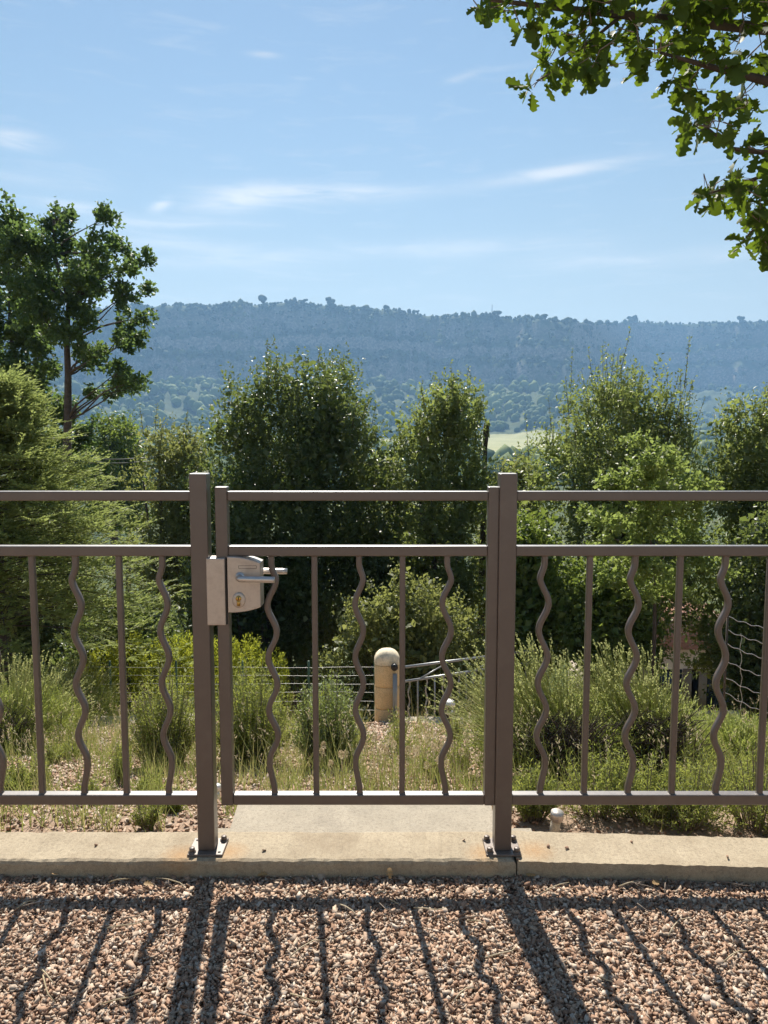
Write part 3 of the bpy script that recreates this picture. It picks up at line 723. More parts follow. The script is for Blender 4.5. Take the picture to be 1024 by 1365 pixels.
shrub_px('bush', 'bright green leafy shrub behind the hinge post', 'bush', 640, 760, 690, 880, 9.2, 'shrub', 1100, 12, .055, .036, seed=9)
shrub_px('bush', 'mid green leafy shrub below the young oak', 'bush', 735, 880, 745, 872, 8.8, 'shrub', 1100, 12, .052, .034, seed=10)
shrub_px('bush', 'dark leafy shrub behind the barbed wire', 'bush', 955, 1120, 690, 930, 8.6, 'holm', 1200, 12, .050, .032, seed=12)
shrub_px('bush', 'dense rounded olive-green shrub behind the stair railing', 'bush', 425, 665, 786, 985, 8.25, 'olive_shrub', 2300, 13, .044, .026, seed=11, lump=.3, slen=(.12, .3), ry=.5, lobes=26)
shrub_px('bush', 'shaded shrub at the foot of the broad dark tree', 'bush', 230, 450, 690, 905, 11.0, 'holm', 1800, 12, .055, .034, seed=13, ry=.8, lump=.2)
shrub_px('bush', 'grey-green bush beside the feathery cypress', 'bush', 90, 250, 800, 930, 9.0, 'holm', 1000, 12, .050, .026, seed=14, ry=.7)
shrub_px('bush', 'dark shaded shrub right behind the feathery cypress', 'bush', -90, 130, 630, 930, 10.6, 'holm', 1700, 12, .055, .034, seed=15, ry=.8, lump=.2)
# young oak, pale green, airy
def airy_tree(name, label, clumps, y, mat, per, L, Wd, trunk, seed, cat='tree', dy=.6, tr=.03, bark='bark', dens=1.0, kind='rhomb', limb=True):
    """trunk: list of pixel points; clumps: (u, v, radius px)"""
    rg = np.random.default_rng(seed)
    tp = [np.array(PY(u, v, y)) for u, v in trunk]
    zg = gz(tp[0][0], y); o = empty(name, (tp[0][0], y, zg), label, cat)
    tp = [np.array([tp[0][0], y, zg - .1])] + tp
    tp = np.array(tp); tp[1:-1, 0] += rg.normal(size=len(tp) - 2) * tr * .7; tb = MB(); tb.tube(tp, np.linspace(tr, tr * .25, len(tp)), 8); tb.build('trunk', MAT[bark], o, True)
    lf = Leafer(); lb = MB()
    for (u, v, rp) in clumps:
        c = np.array(PY(u, v, y)) + np.array([0, rg.uniform(-dy, dy), 0]); rad = rp / F_PX * y
        nsh = max(5, int(dens * 26 * (rp / 25.) ** 1.6))
        sc_ = rand_dir(6, rg) * .74; b = c + (sc_[rg.integers(0, 6, nsh)] + rand_dir(nsh, rg) * (rg.random((nsh, 1)) ** .5) * .55) * rad * np.array([1, 1.2, .9])
        dr = unit((b - c) / rad * .9 + rand_dir(nsh, rg) * .5 + np.array([0, 0, .25]))
        ln = rg.uniform(.3, .85, nsh) * rad
        shoots(lf, b - dr * ln[:, None] * .5, dr, ln, per, L, Wd, rg, jit=L * .35, kind=kind)
        # limb from the trunk to the clump
        if limb:
            dz = tp[:, 2] - (c[2] - np.linalg.norm(tp[:, :2] - c[:2], axis=1) * .55); j = int(np.argmin(np.abs(dz) + .3 * np.linalg.norm(tp - c, axis=1)))
            s0 = tp[max(j, 1)]; md = s0 * .45 + c * .55 + np.array([rg.normal() * .1, rg.normal() * .1, .10 * np.linalg.norm(c - s0) * rg.uniform(-.3, 1)])
            r0 = tr * .26; lb.tube([s0, s0 * .6 + md * .4 + rg.normal(size=3) * .04, md, c + rg.normal(size=3) * rad * .2], [r0, r0 * .75, r0 * .5, r0 * .15], 5)
            for q in range(3):
                lb.tube([md * .3 + c * .7, c + rand_dir(1, rg)[0] * rad * .75], [r0 * .3, r0 * .08], 4)
    lf.build('crown', MAT[mat], o); tag(lb.build('limbs', MAT[bark], o, True), kind='stuff')
    return o
airy_tree('oak_tree', 'young pale green oak growing in front of the dark hedge', [(850, 600, 26), (880, 610, 22), (835, 632, 28), (870, 640, 34), (905, 650, 30), (815, 655, 22), (840, 680, 34), (885, 690, 36), (925, 680, 26), (800, 700, 26), (850, 725, 38), (905, 735, 36), (940, 720, 26), (820, 760, 30), (870, 775, 36), (925, 780, 30), (950, 650, 18), (955, 760, 26), (790, 690, 14)],
          8.0, 'young_oak', 9, .060, .042, [(872, 840), (870, 760), (866, 690), (858, 620)], 21, dy=.4, tr=.025, dens=1.9)
# the tall oak on the left
airy_tree('oak_tree', 'tall slender oak with bare dark trunk rising above the feathery cypress',
          [(68, 274, 13), (20, 300, 24), (72, 295, 24), (45, 320, 30), (90, 330, 26), (10, 345, 28), (60, 362, 34), (100, 365, 26), (145, 302, 16), (152, 322, 18), (140, 345, 22), (125, 368, 22), (180, 338, 13), (178, 366, 11), (165, 352, 9), (120, 395, 26), (155, 388, 16), (182, 376, 10), (100, 400, 28), (65, 410, 30), (150, 418, 15), (175, 402, 14), (182, 415, 10), (85, 440, 30), (130, 440, 20), (165, 440, 15), (155, 455, 15), (172, 455, 9), (120, 465, 18), (140, 480, 14), (105, 478, 16), (160, 508, 20), (140, 512, 18), (185, 512, 13), (175, 500, 13), (125, 520, 12), (195, 508, 7)],
          16.0, 'oak', 9, .105, .075, [(95, 625), (96, 560), (97, 500), (92, 455), (85, 400), (80, 340), (72, 290)], 22, dy=.9, tr=.105, dens=2.9)
airy_tree('oak_tree', 'shaded multi-stemmed oak standing half behind the slender oak',
          [(0, 310, 26), (-20, 350, 34), (10, 390, 32), (35, 380, 26), (-10, 430, 34), (25, 440, 28), (55, 450, 24), (5, 480, 34), (40, 490, 26), (62, 505, 20), (10, 530, 34), (45, 545, 28), (75, 560, 18), (20, 580, 30), (60, 600, 22), (-30, 500, 36), (-40, 400, 36), (85, 590, 16), (30, 345, 26), (60, 430, 24), (75, 480, 22), (95, 545, 18), (110, 575, 18), (70, 620, 26), (110, 615, 20), (20, 630, 28)],
          17.0, 'oak', 9, .105, .075, [(30, 640), (28, 560), (24, 500), (22, 440), (12, 380), (5, 320)], 23, dy=.9, tr=.09, dens=4.2)
# cut trunk beside the narrow evergreen
p = PY(647, 600, 11.9); zg = gz(p.x, 11.9)
mb = MB(); z1 = PY(647, 566, 11.9).z
mb.tube([(p.x - .05, 11.9, zg - .1), (p.x - .03, 11.9, (zg + z1) / 2), (p.x, 11.9, z1 - .35), (p.x + .01, 11.9, z1 - .12), (p.x + .012, 11.9, z1)], [.07, .055, .035, .05, .045], 9)
tag(mb.build('tree_stump', MAT['bark'], None, True), 'dark topped trunk poking up beside the narrow evergreen tree', 'tree stump')

# ------------------------------------------------------------------ feathery cypress on the left
def cypress():
    rg = np.random.default_rng(41)
    cx_, cy_ = PY(-5, 700, 7.6).x, 7.6; zg = gz(cx_, cy_)
    o = empty('cypress_tree', (cx_, cy_, zg), 'golden feathery cypress with layered drooping sprays behind the fence', 'tree')
    ztop = PY(10, 500, cy_).z
    MB().tube([(cx_, cy_, zg - .1), (cx_ + .03, cy_, zg + 1), (cx_ - .02, cy_, ztop - .2)], [.09, .06, .012], 8).build('trunk', MAT['bark'], o, True)
    lf = Leafer(); br = MB()
    nb = 400
    for q in range(nb):
        t = ((q + rg.random()) / nb) ** .9; z = zg + 1.1 + (ztop - zg - 1.2) * t
        a = rg.uniform(0, 2 * np.pi)
        R = (2.1 * (1 - t) ** .9 + .10) * rg.uniform(.45, 1.1)
        up = .10 + .35 * t
        d = np.array([math.cos(a), math.sin(a), up]); s0 = np.array([cx_, cy_, z])
        s = np.linspace(0, 1, 7)[:, None]
        pts = s0 + d * s * R + np.array([0, 0, -.34 * R]) * s ** 2.4 + np.array([0, 0, .08 * R]) * s ** 5
        br.tube(pts, np.linspace(.008, .0015, 7), 4)
        # flat fans of sprays along the outer part of the limb
        ns = int(14 + R * 9)
        ss = rg.uniform(.3, 1.0, ns); ss.sort()
        ip = np.stack([np.interp(ss, s[:, 0], pts[:, i]) for i in range(3)], -1)
        side = np.cross(d, [0, 0, 1]); side /= np.linalg.norm(side)
        sg = np.where(rg.random(ns) < .5, -1, 1)[:, None]
        dirs = unit(d * rg.uniform(.6, 1.3, (ns, 1)) + side * sg * rg.uniform(.15, 1.0, (ns, 1)) + rg.normal(size=(ns, 3)) * .30 + np.array([0, 0, .12]))
        ln = rg.uniform(.18, .44, ns) * (1.25 - .5 * ss)
        per = 18
        k = (np.arange(per) + rg.random((ns, per))) / per
        P = ip[:, None] + dirs[:, None] * (k * ln[:, None])[..., None] + rg.normal(size=(ns, per, 3)) * .004 + np.array([0, 0, -.05]) * (k ** 2)[..., None] * ln[:, None, None]
        sd = np.cross(dirs, [0, 0, 1.]); sd = unit(sd)
        T = dirs[:, None] * .9 + sd[:, None] * (np.where(rg.random((ns, per)) < .5, -1, 1) * rg.uniform(.3, .9, (ns, per)))[..., None] + rg.normal(size=(ns, per, 3)) * .12
        Nn = np.array([0, 0, 1.]) + rg.normal(size=(ns, per, 3)) * .7
        m_ = ns * per
        lf.add(P.reshape(-1, 3), T.reshape(-1, 3), Nn.reshape(-1, 3), (.066 * (1.15 - .6 * k) * rg.uniform(.7, 1.2, (ns, per))).ravel(), .015, .2, 'rhomb', (rg.random((ns, 1)) * .5 + rg.random((ns, per)) * .5).ravel())
    lf.build('foliage', MAT['cypress'], o); br.build('limbs', MAT['bark'], o)
cypress()

# ------------------------------------------------------------------ garden plants
def thuja(u, vt, vb, wpx, y, seed, label):
    c = PY(u, vb, y); zg = gz(c.x, y); zt = PY(u, vt, y).z; rg = np.random.default_rng(seed)
    o = empty('dwarf_thuja', (c.x, y, zg), label, 'conifer', 'clipped golden conifers along the wire fence')
    rx = wpx / F_PX * y / 2; H = zt - zg; lf = Leafer()
    n = 240; t = rg.random(n) ** .8; ph = rg.uniform(0, 6.283, n)
    e = np.sin(np.pi * (.22 + .70 * t)) ** .6 * (1 + .5 * (vnoise(ph * 2.2 + seed, t * 6 + seed) - .5)) * rg.uniform(.6, 1.0, n)
    b = np.stack([c.x + rx * e * np.cos(ph), y + rx * e * np.sin(ph), zg + H * t * .94], -1)
    out = np.stack([np.cos(ph), np.sin(ph), np.zeros(n)], -1); d = unit(out * .35 + np.array([0, 0, 1.]) + rg.normal(size=(n, 3)) * .15)
    shoots(lf, b - d * .05, d, rg.uniform(.09, .2, n), 16, .036, .013, rg, spread=.5, jit=.010)
    lf.build('foliage', MAT['thuja'], o)
    MB().tube([(c.x, y, zg - .03), (c.x, y, zg + H * .7)], [.015, .006], 6).build('stem', MAT['bark'], o)
hl = 'golden clipped dwarf conifer in the row behind the low wire fence'
for q, (u, vt, w_) in enumerate([(140, 862, 52), (172, 850, 50), (205, 858, 50), (236, 852, 46), (262, 850, 46), (300, 856, 50), (330, 850, 50), (362, 872, 50)]):
    thuja(u, vt + R_.uniform(-3, 3), 960, w_ + 8, 8.0 + R_.uniform(-.1, .1), 50 + q, hl)
def twiggy(name, label, u, vb, vt, wpx, seed, mat='santolina', n=170, L=.016, cat='plant', per=24, spread=.5, W_=.004, lean=(0, 0), yy=None):
    """upright fine-leaved sub-shrub (santolina / rosemary habit)"""
    p = G(u, vb) if yy is None else Vector((PY(u, vb, yy).x, yy, gz(PY(u, vb, yy).x, yy)))
    y = p.y; H = PY(u, vt, y).z - p.z; rx = wpx / F_PX * y / 2; rg = np.random.default_rng(seed)
    o = empty(name, p, label, cat); lf = Leafer(); st = MB()
    ph = rg.uniform(0, 6.283, n); rr = rx * (rg.random(n) ** .5) * rg.uniform(.8, 1.25, n)
    ends = np.stack([p.x + rr * np.cos(ph), y + rr * np.sin(ph), p.z + H * (1 - .38 * (rr / rx) ** 2) * (.55 + .6 * rg.random(n) ** 1.3)], -1) + np.array([*lean, 0]) * H
    b = np.stack([p.x + rr * .35 * np.cos(ph), y + rr * .35 * np.sin(ph), np.full(n, p.z)], -1)
    s0 = b + (ends - b) * .28; d = unit(ends - s0); ln = np.linalg.norm(ends - s0, axis=1)
    shoots(lf, s0, d, ln, per, L, W_, rg, spread=.75, jit=.004, rv=.6)
    for q in range(0, n, 2): st.tube([b[q], s0[q], ends[q]], [.003, .0025, .001], 3, False)
    lf.build('foliage', MAT[mat], o); st.build('stems', MAT['pale_bark'], o)
    return o
twiggy('santolina', 'fresh green santolina tuft by the gate post with the lock keep', 222, 1022, 890, 100, 61, n=330, per=34, L=.022, W_=.006)
twiggy('santolina', 'tall green santolina tuft seen through the lock side of the gate', 335, 1018, 885, 125, 62, n=380, per=34, L=.022, W_=.006)
twiggy('rosemary', 'dark bushy rosemary left of the stone pillar', 436, 1024, 900, 92, 63, 'holm_b', 340, .022, per=34, W_=.006)
twiggy('santolina', 'small green tuft growing out of gravel against the curb', 392 / 2 + 2, 1104, 1055, 40, 64, n=60, per=22, L=.014)
for q, (u, vb, vt, w_) in enumerate([(800, 1100, 1000, 130), (860, 1105, 1010, 120), (915, 1108, 1020, 120), (960, 1105, 1010, 150), (712, 1098, 1020, 70), (1010, 1105, 1000, 130)]):
    twiggy('santolina', ['feathery green tuft behind the small metal spotlight', 'feathery green tuft at the foot of the big lavender', 'yellow-green tuft against the curb under a straight bar', 'broad green tuft by the barbed wire', 'green tuft beside the four-bolt post', 'green tuft along the curb below the barbed wire'][q], u, vb, vt, w_, 70 + q, n=150, per=28, L=.018, W_=.0045, yy=[2.62, 2.58, 2.52, 2.9, 2.56, 2.5][q])
def lavender(label, u, vb, vt, wpx, seed, y, nst=420, lean=-.15, dead=0):
    x0 = PY(u, vb, y).x; zg = gz(x0, y); H = PY(u, vt, y).z - zg; rx = wpx / F_PX * y / 2; rg = np.random.default_rng(seed)
    o = empty('lavender_bush', (x0, y, zg), label, 'lavender', 'lavender clumps in the garden')
    n = nst; ph = rg.uniform(0, 6.283, n); rr = rg.random(n) ** .6
    ends = np.stack([x0 + rx * rr * np.cos(ph) + lean * H * rg.uniform(.3, 1.3, n), y + rx * .9 * rr * np.sin(ph), zg + H * (1 - .45 * rr ** 2) * rg.uniform(.62, 1.02, n)], -1)
    b = np.stack([x0 + rx * .45 * rr * np.cos(ph), y + rx * .4 * rr * np.sin(ph), zg + H * .25 * rg.random(n)], -1)
    mid = b * .5 + ends * .5 + np.stack([0 * ph, 0 * ph, .05 * H + 0 * ph], -1)
    st = MB()
    for q in range(n): st.tube([b[q], mid[q], ends[q]], [.0018, .0016, .0012], 3, False, rnd=rg.random())
    lf = Leafer(); d = unit(ends - mid)
    sp_ = Leafer(); shoots(sp_, ends - d * .03, d, rg.uniform(.035, .06, n), 6, .014, .009, rg, spread=.35, jit=.001)
    # leafy mound
    m_ = 900; ph = rg.uniform(0, 6.283, m_); rr = rg.random(m_) ** .5; top = H * .55 * (1 - .5 * rr ** 2)
    bb = np.stack([x0 + rx * .85 * rr * np.cos(ph), y + rx * .8 * rr * np.sin(ph), zg + top * rg.uniform(.15, .9, m_)], -1)
    dd = unit(np.stack([np.cos(ph) * rr * .7 + lean, np.sin(ph) * rr * .7, np.ones(m_)], -1) + rg.normal(size=(m_, 3)) * .25)
    shoots(lf, bb, dd, rg.uniform(.08, .16, m_), 14, .040, .0045, rg, spread=.5, jit=.006, rv=.6)
    lf.build('foliage', MAT['lavender'], o); st.build('flower_stems', MAT['lav_stem'], o); sp_.build('flower_spikes', MAT['lav_stem'], o)
    if dead:
        dm = MB()
        for q in range(dead):
            a = rg.uniform(0, 6.283); q0 = np.array([x0 + rg.normal() * rx * .25, y - rx * .55 + rg.normal() * .05, zg + rg.random() * H * .45])
            dm.tube([q0, q0 + np.array([math.cos(a) * .06, -.02, .03 + .05 * rg.random()]), q0 + np.array([math.cos(a) * .13, -.03, .05 + .1 * rg.random()])], [.003, .0025, .001], 3, False)
        dm.build('dead_twigs', MAT['bark'], o)
lavender('large overgrown lavender with leaning flower stems next to the hinge post', 735, 1070, 850, 230, 81, 3.55, 700, -.30, 500)
lavender('tall lavender clump with woody brown middle beneath the pale house', 850, 1065, 855, 210, 82, 3.7, 640, -.25, 500)
lavender('lavender spilling beside the stair railing, seen through the gate', 692, 1050, 900, 90, 83, 4.2, 260, -.30, 120)
lavender('pale lavender clump at the edge of the feathery cypress', 25, 1030, 870, 180, 84, 4.6, 420, .15, 160)
lavender('sparse lavender under the barbed wire', 985, 1060, 955, 150, 85, 4.0, 260, -.1, 60)
lavender('hazy lavender behind the left plants, by the stone edging', 95, 965, 870, 130, 86, 6.6, 300, .1, 40)
# bright seedling left of the pillar
def seedling(u, v, y, seed, label, n=16, rad=.12):
    rg = np.random.default_rng(seed); c = np.array(PY(u, v, y)); zg = gz(c[0], y)
    o = empty('seedling', (c[0], y, zg), label, 'plant'); st = MB(); lf = Leafer()
    for q in range(6):
        e = c + rg.normal(size=3) * rad * np.array([1, .6, .5]); st.tube([(c[0], y, zg), (np.array([c[0], y, zg]) + e) / 2 + rg.normal(size=3) * .02, e], [.004, .003, .001], 4)
        shoots(lf, (e - [0, 0, .1])[None], np.array([[0, 0, 1.]]), np.array([.12]), n, .05, .03, rg, spread=1.0, jit=.012, kind='hex')
    lf.build('leaves', MAT['bright_leaf'], o); st.build('stems', MAT['pale_bark'], o)
seedling(460, 940, 4.8, 91, 'bright yellow-green seedling growing through the rosemary')
seedling(355, 965, 4.9, 92, 'bright leafy sprig beside the tall santolina')
# loose grasses
for q in range(22):
    u = R_.choice([R_.uniform(10, 250), R_.uniform(330, 640), R_.uniform(10, 640)]); v = R_.uniform(985, 1085)
    if 290 < u < 670 and v > 1040: v -= 45
    twiggy('wild_tuft', 'small wild green tuft sprouting from the garden gravel', u, v, v - R_.uniform(30, 62), R_.uniform(24, 48), 300 + q, n=46, per=22, L=.02, W_=.005)['group'] = 'wild tufts in the garden gravel'
rg = np.random.default_rng(95); n = 6500
gxs = rg.uniform(-2.4, 2.4, n); gys = 2.45 + 5.2 * rg.random(n) ** 1.3
kp_ = (np.abs(gxs) < .56 * gys + .2) & (fbm(gxs * 1.7 + 3, gys * 1.7, 3) > .44) & ~((gxs > -.5) & (gxs < .5) & (gys < 2.62))
kp_ &= ~((np.abs(gxs / gys - .006) < .035) & (gys > 4.2)); gxs, gys = gxs[kp_], gys[kp_]; n = len(gxs)
per = 5
gb = np.stack([gxs, gys, gz(gxs, gys) - .005], -1); gb = np.repeat(gb, per, 0) + rg.normal(size=(n * per, 3)) * np.array([.015, .015, 0])
gd = unit(np.array([0, 0, 1.]) + rg.normal(size=(n * per, 3)) * .28)
gl_ = np.repeat(rg.uniform(.05, .22, n), per) * rg.uniform(.5, 1.2, n * per) * np.where(np.repeat(rg.random(n), per) < .1, 1.7, 1)
lf = Leafer(); lf.add(gb, gd, rand_dir(n * per, rg), gl_, .0042, 0, 'blade', np.repeat(rg.random(n), per))
tag(lf.build('grass', MAT['grass']), 'thin green and straw-coloured grass over the garden gravel', 'grass', kind='stuff')
rg = np.random.default_rng(96); n = 1500
sx = rg.uniform(-2.6, 2.8, n); sy = 2.5 + 3.8 * rg.random(n) ** 1.2
kp_ = (np.abs(sx) < .56 * sy + .2) & (fbm(sx * 1.3 + 9, sy * 1.3, 3) > .45) & ~((sx > -.52) & (sx < .5) & (sy < 2.7)); kp_ &= ~((np.abs(sx / sy - .006) < .05) & (sy > 3.6)); sx, sy = sx[kp_], sy[kp_]; n = len(sx)
b0_ = np.stack([sx, sy, gz(sx, sy) - .005], -1); dd_ = unit(np.array([-.12, 0, 1.]) + rg.normal(size=(n, 3)) * .22); ll_ = rg.uniform(.14, .38, n)
stk = MB(); hd_ = Leafer()
for q in range(n): stk.tube([b0_[q], b0_[q] + dd_[q] * ll_[q] * .55, b0_[q] + dd_[q] * ll_[q] + np.array([rg.normal() * .02, 0, -.02])], [.0013, .0011, .0007], 3, False, rnd=rg.random())
tip_ = b0_ + dd_ * (ll_ * .86)[:, None]; shoots(hd_, tip_, dd_, .05, 7, .016, .0045, rg, spread=.4, jit=.003)
tag(stk.build('dry_stalks', MAT['lav_stem']), 'thin dry stalks standing all over the planted slope', 'grass', kind='stuff')
tag(hd_.build('seed_heads', MAT['straw']), 'wispy pale seed heads on the dry stalks', 'grass', kind='stuff')
# hare's-tail grasses
for q in range(34):
    u, v = R_.uniform(418, 640), R_.uniform(1030, 1066)
    p = G(u, v); H = R_.uniform(.09, .2)
    o = empty('bunny_tail_grass', p, 'pale fluffy bunny-tail grass head in the gravel behind the gate', 'grass', 'bunny-tail grasses behind the gate')
    tx, ty = R_.uniform(-.03, .03), R_.uniform(-.02, .02)
    MB().tube([p, p + Vector((tx * .3, ty * .3, H * .5)), p + Vector((tx, ty, H))], [.0015, .0012, .001], 4).build('stem', MAT['straw'], o)
    e = p + Vector((tx, ty, H)); lf = Leafer(); dd = rand_dir(90, rg)
    pp = np.array(e) + np.array([0, 0, .014]) + dd * np.array([.006, .006, .013])
    lf.add(pp, dd + np.array([0, 0, .8]), rand_dir(90, rg), .010, .004); lf.build('head', MAT['straw'], o)

# ------------------------------------------------------------------ stone pillar, stair railing, lamps
PYL = 6.7; pc = PY(516, 985, PYL); pzt = PY(516, 864, PYL).z; pzg = gz(pc.x, PYL); prx = 34 / F_PX * PYL / 2
PIL = empty('stone_pillar', (pc.x, PYL, pzg), 'cream round-topped plaster pillar beside the stair railing', 'pillar')
def lathe_sq(profile, cx_, cy_, sides=28, e=3.2, mbx=None):
    mb = mbx or MB(); a = np.arange(sides) * 2 * np.pi / sides
    k_ = (np.abs(np.cos(a)) ** e + np.abs(np.sin(a)) ** e) ** (-1 / e)
    V = np.array([[(cx_ + r_ * k_[i] * math.cos(a[i]) + .004 * (R_.random() - .5), cy_ + r_ * k_[i] * math.sin(a[i]) + .004 * (R_.random() - .5), z) for i in range(sides)] for r_, z in profile])
    n_ = len(profile); i = np.arange(n_ - 1)[:, None] * sides; j = np.arange(sides)[None]; kk = (j + 1) % sides
    return mb.add(V.reshape(-1, 3), np.stack([i + j, i + kk, i + sides + kk, i + sides + j], -1).reshape(-1, 4))
zd = pzt - .11
prof_ = [(prx * 1.0, pzg - .1)] + [(prx * (1 - .01 * i / 6), pzg + (zd - .02 - pzg) * i / 6) for i in range(7)]
zc_ = [pzg - .1, pzg + (zd - pzg) * .30, pzg + (zd - pzg) * .63, zd - .02]
for i in range(3):
    a_, b_ = zc_[i] + .004, zc_[i + 1] - .004; w_ = prx * (1 - .012 * (i == 1))
    lathe_sq([(w_ - .03, a_), (w_ - .004, a_), (w_, a_ + .008), (w_ * 1.003, (a_ + b_) / 2), (w_, b_ - .008), (w_ - .004, b_), (w_ - .03, b_)], pc.x, PYL).build('block', MAT['pillar_plaster'], PIL, True)
lathe_sq([(prx - .014, pzg - .1), (prx - .014, zd)], pc.x, PYL).build('core', MAT['pillar_plaster'], PIL, True)
dome = [(prx * 1.03, zd - .02), (prx * 1.03, zd)] + [(prx * 1.03 * math.cos(t) + .0005, zd + .11 * math.sin(t)) for t in np.linspace(.15, 1.56, 9)]
mk_simple('dome_stone', (.80, .68, .48), .9, 0, 30, .25, .6)
lathe_sq(dome, pc.x, PYL).build('domed_cap', MAT['dome_stone'], PIL, True)
# railing
A = PY(534, 890, PYL - .02); B = PY(650, 875, 7.75)
A = np.array(A); B = np.array(B); B2 = A + (B - A) * 1.9
RL = empty('stair_railing', (A[0], A[1], gz(A[0], A[1])), 'grey steel stair railing with wavy bars attached to the stone pillar', 'railing')
dirr = (B2 - A); dn = dirr / np.linalg.norm(dirr); wz = np.array([0, 0, 1.])
drop = .135
MB().tube([A, B2], .013, 10).build('top_rail', MAT['grey_paint'], RL, True)
MB().tube([A - wz * drop, B2 - wz * drop], .012, 10).build('middle_rail', MAT['grey_paint'], RL, True)
MB().tube([A - wz * .75, B2 - wz * .75], .012, 10).build('bottom_rail', MAT['grey_paint'], RL, True)
MB().tube([A + dirr * .10 - wz * drop, A + dirr * .28], .007, 8).build('brace', MAT['grey_paint'], RL, True)
MB().tube([A + dirr * .62, A + dirr * .44 - wz * drop], .007, 8).build('brace', MAT['grey_paint'], RL, True)
for q, s_ in enumerate(np.arange(.045, .99, .133 / np.linalg.norm(dirr))):
    c = A + dirr * s_; zz = np.linspace(drop, .75, 40 if q % 2 == 0 else 2)
    off = np.sin((zz - drop) / .157 * 6.283) * .0125 * (1 if q % 2 == 0 else 0)
    MB().tube(c[None] - wz * zz[:, None] + dn * off[:, None], .0075, 6).build('wavy_bar' if q % 2 == 0 else 'straight_bar', MAT['grey_paint'], RL, True)
for s_ in (.012, .55, 1.0):
    c = A + dirr * s_ if s_ > .1 else np.array([pc.x + prx * .62, PYL - prx - .03, A[2]])
    zb = gz(c[0], c[1]) - .05
    MB().box(c[0] - .02, c[0] + .02, c[1] - .02, c[1] + .02, zb, c[2] + (.0 if s_ > .1 else -.02)).build('post', MAT['grey_paint'], RL)
kb_ = PY(526, 889.5, PYL - prx - .03)
tag(MB().tube([(kb_.x, kb_.y + .03, kb_.z), (kb_.x, kb_.y - .012, kb_.z), (kb_.x, kb_.y - .022, kb_.z)], [.03, .032, .022], 14).build('knob', MAT['dark_plastic'], RL, True))
# black stake lamp with a white cap
lp = PY(597, 985, 5.6); lz = gz(lp.x, 5.6); zt_ = PY(597, 933, 5.6).z
LP = empty('garden_lamp', (lp.x, 5.6, lz), 'black stake garden lamp with white cap near the stair railing', 'lamp')
MB().tube([(lp.x, 5.6, lz - .05), (lp.x, 5.6, zt_ - .10)], .012, 10).build('stake', MAT['dark_plastic'], LP, True)
MB().tube([(lp.x, 5.6, zt_ - .20), (lp.x, 5.6, zt_ - .11), (lp.x, 5.6, zt_ - .03)], [.022, .026, .030], 14).build('body', MAT['dark_plastic'], LP, True)
MB().tube([(lp.x, 5.6, zt_ - .045), (lp.x, 5.6, zt_ - .03), (lp.x, 5.6, zt_ - .012), (lp.x, 5.6, zt_)], [.052, .056, .05, .03], 18).build('cap', MAT['white_plastic'], LP, True)
MB().tube([(lp.x, 5.6, zt_ - .10), (lp.x, 5.6, zt_ - .088)], .040, 16).build('louvre', MAT['white_plastic'], LP, True)
# tilted stainless spotlight behind the curb
sp0 = PY(739, 1108, 2.42); sp1 = PY(744, 1078, 2.40); gz0 = gz(sp0.x, sp0.y)
SPT = empty('spotlight', (sp0.x, sp0.y, gz0), 'small tilted stainless steel spotlight behind the curb', 'lamp')
dv = (sp1 - sp0).normalized(); base_ = sp0 - dv * max(.02, (sp0.z - gz0) + .02)
MB().tube([base_, sp0, sp0 + dv * .05], .0165, 20).build('tube', MAT['edging_stone'], SPT, True)
MB().tube([sp0 + dv * .049, sp0 + dv * .050, sp0 + dv * .074, sp0 + dv * .077], [.0165, .0215, .0215, .0212], 22).build('head', MAT['lock_metal'], SPT)
MB().tube([sp0 + dv * .0765, sp0 + dv * .0785], .0195, 20).build('lens', MAT['lock_metal'], SPT)
q = PY(289, 1046, 2.9); gq = gz(q.x, 2.9)
SP2 = empty('path_light', (q.x, 2.9, gq), 'tiny pale round path light beside the gate post with the lock keep', 'lamp')
MB().tube([(q.x, 2.9, gq - .02), (q.x, 2.9, q.z - .02)], .011, 12).build('stem', MAT['galv'], SP2, True)
MB().tube([(q.x, 2.9, q.z - .022), (q.x, 2.9, q.z - .004), (q.x, 2.9, q.z + .002)], [.017, .018, .012], 16).build('cap', MAT['white_plastic'], SP2, True)
# edging stones
def edging(u0, u1, v, y, label, h=.06):
    a_ = PY(u0, v, y); b_ = PY(u1, v, y); z = gz((a_.x + b_.x) / 2, y)
    ob = slab('edging_stone', [(a_.x, y - .12), (b_.x, y - .1), (b_.x, y + .12), (a_.x, y + .12)], z - .15, z + h, MAT['edging_stone'], .015, 14, .008, seed=u0)
    tag(ob, label, 'stone', 'pale edging stones across the garden')
edging(84, 190, 970, 6.6, 'pale edging stone at the foot of the golden conifers')
edging(192, 262, 970, 6.65, 'shorter pale edging stone ending behind the gate post')
edging(535, 640, 970, 7.0, 'pale edging stone beside the pillar and the black lamp')
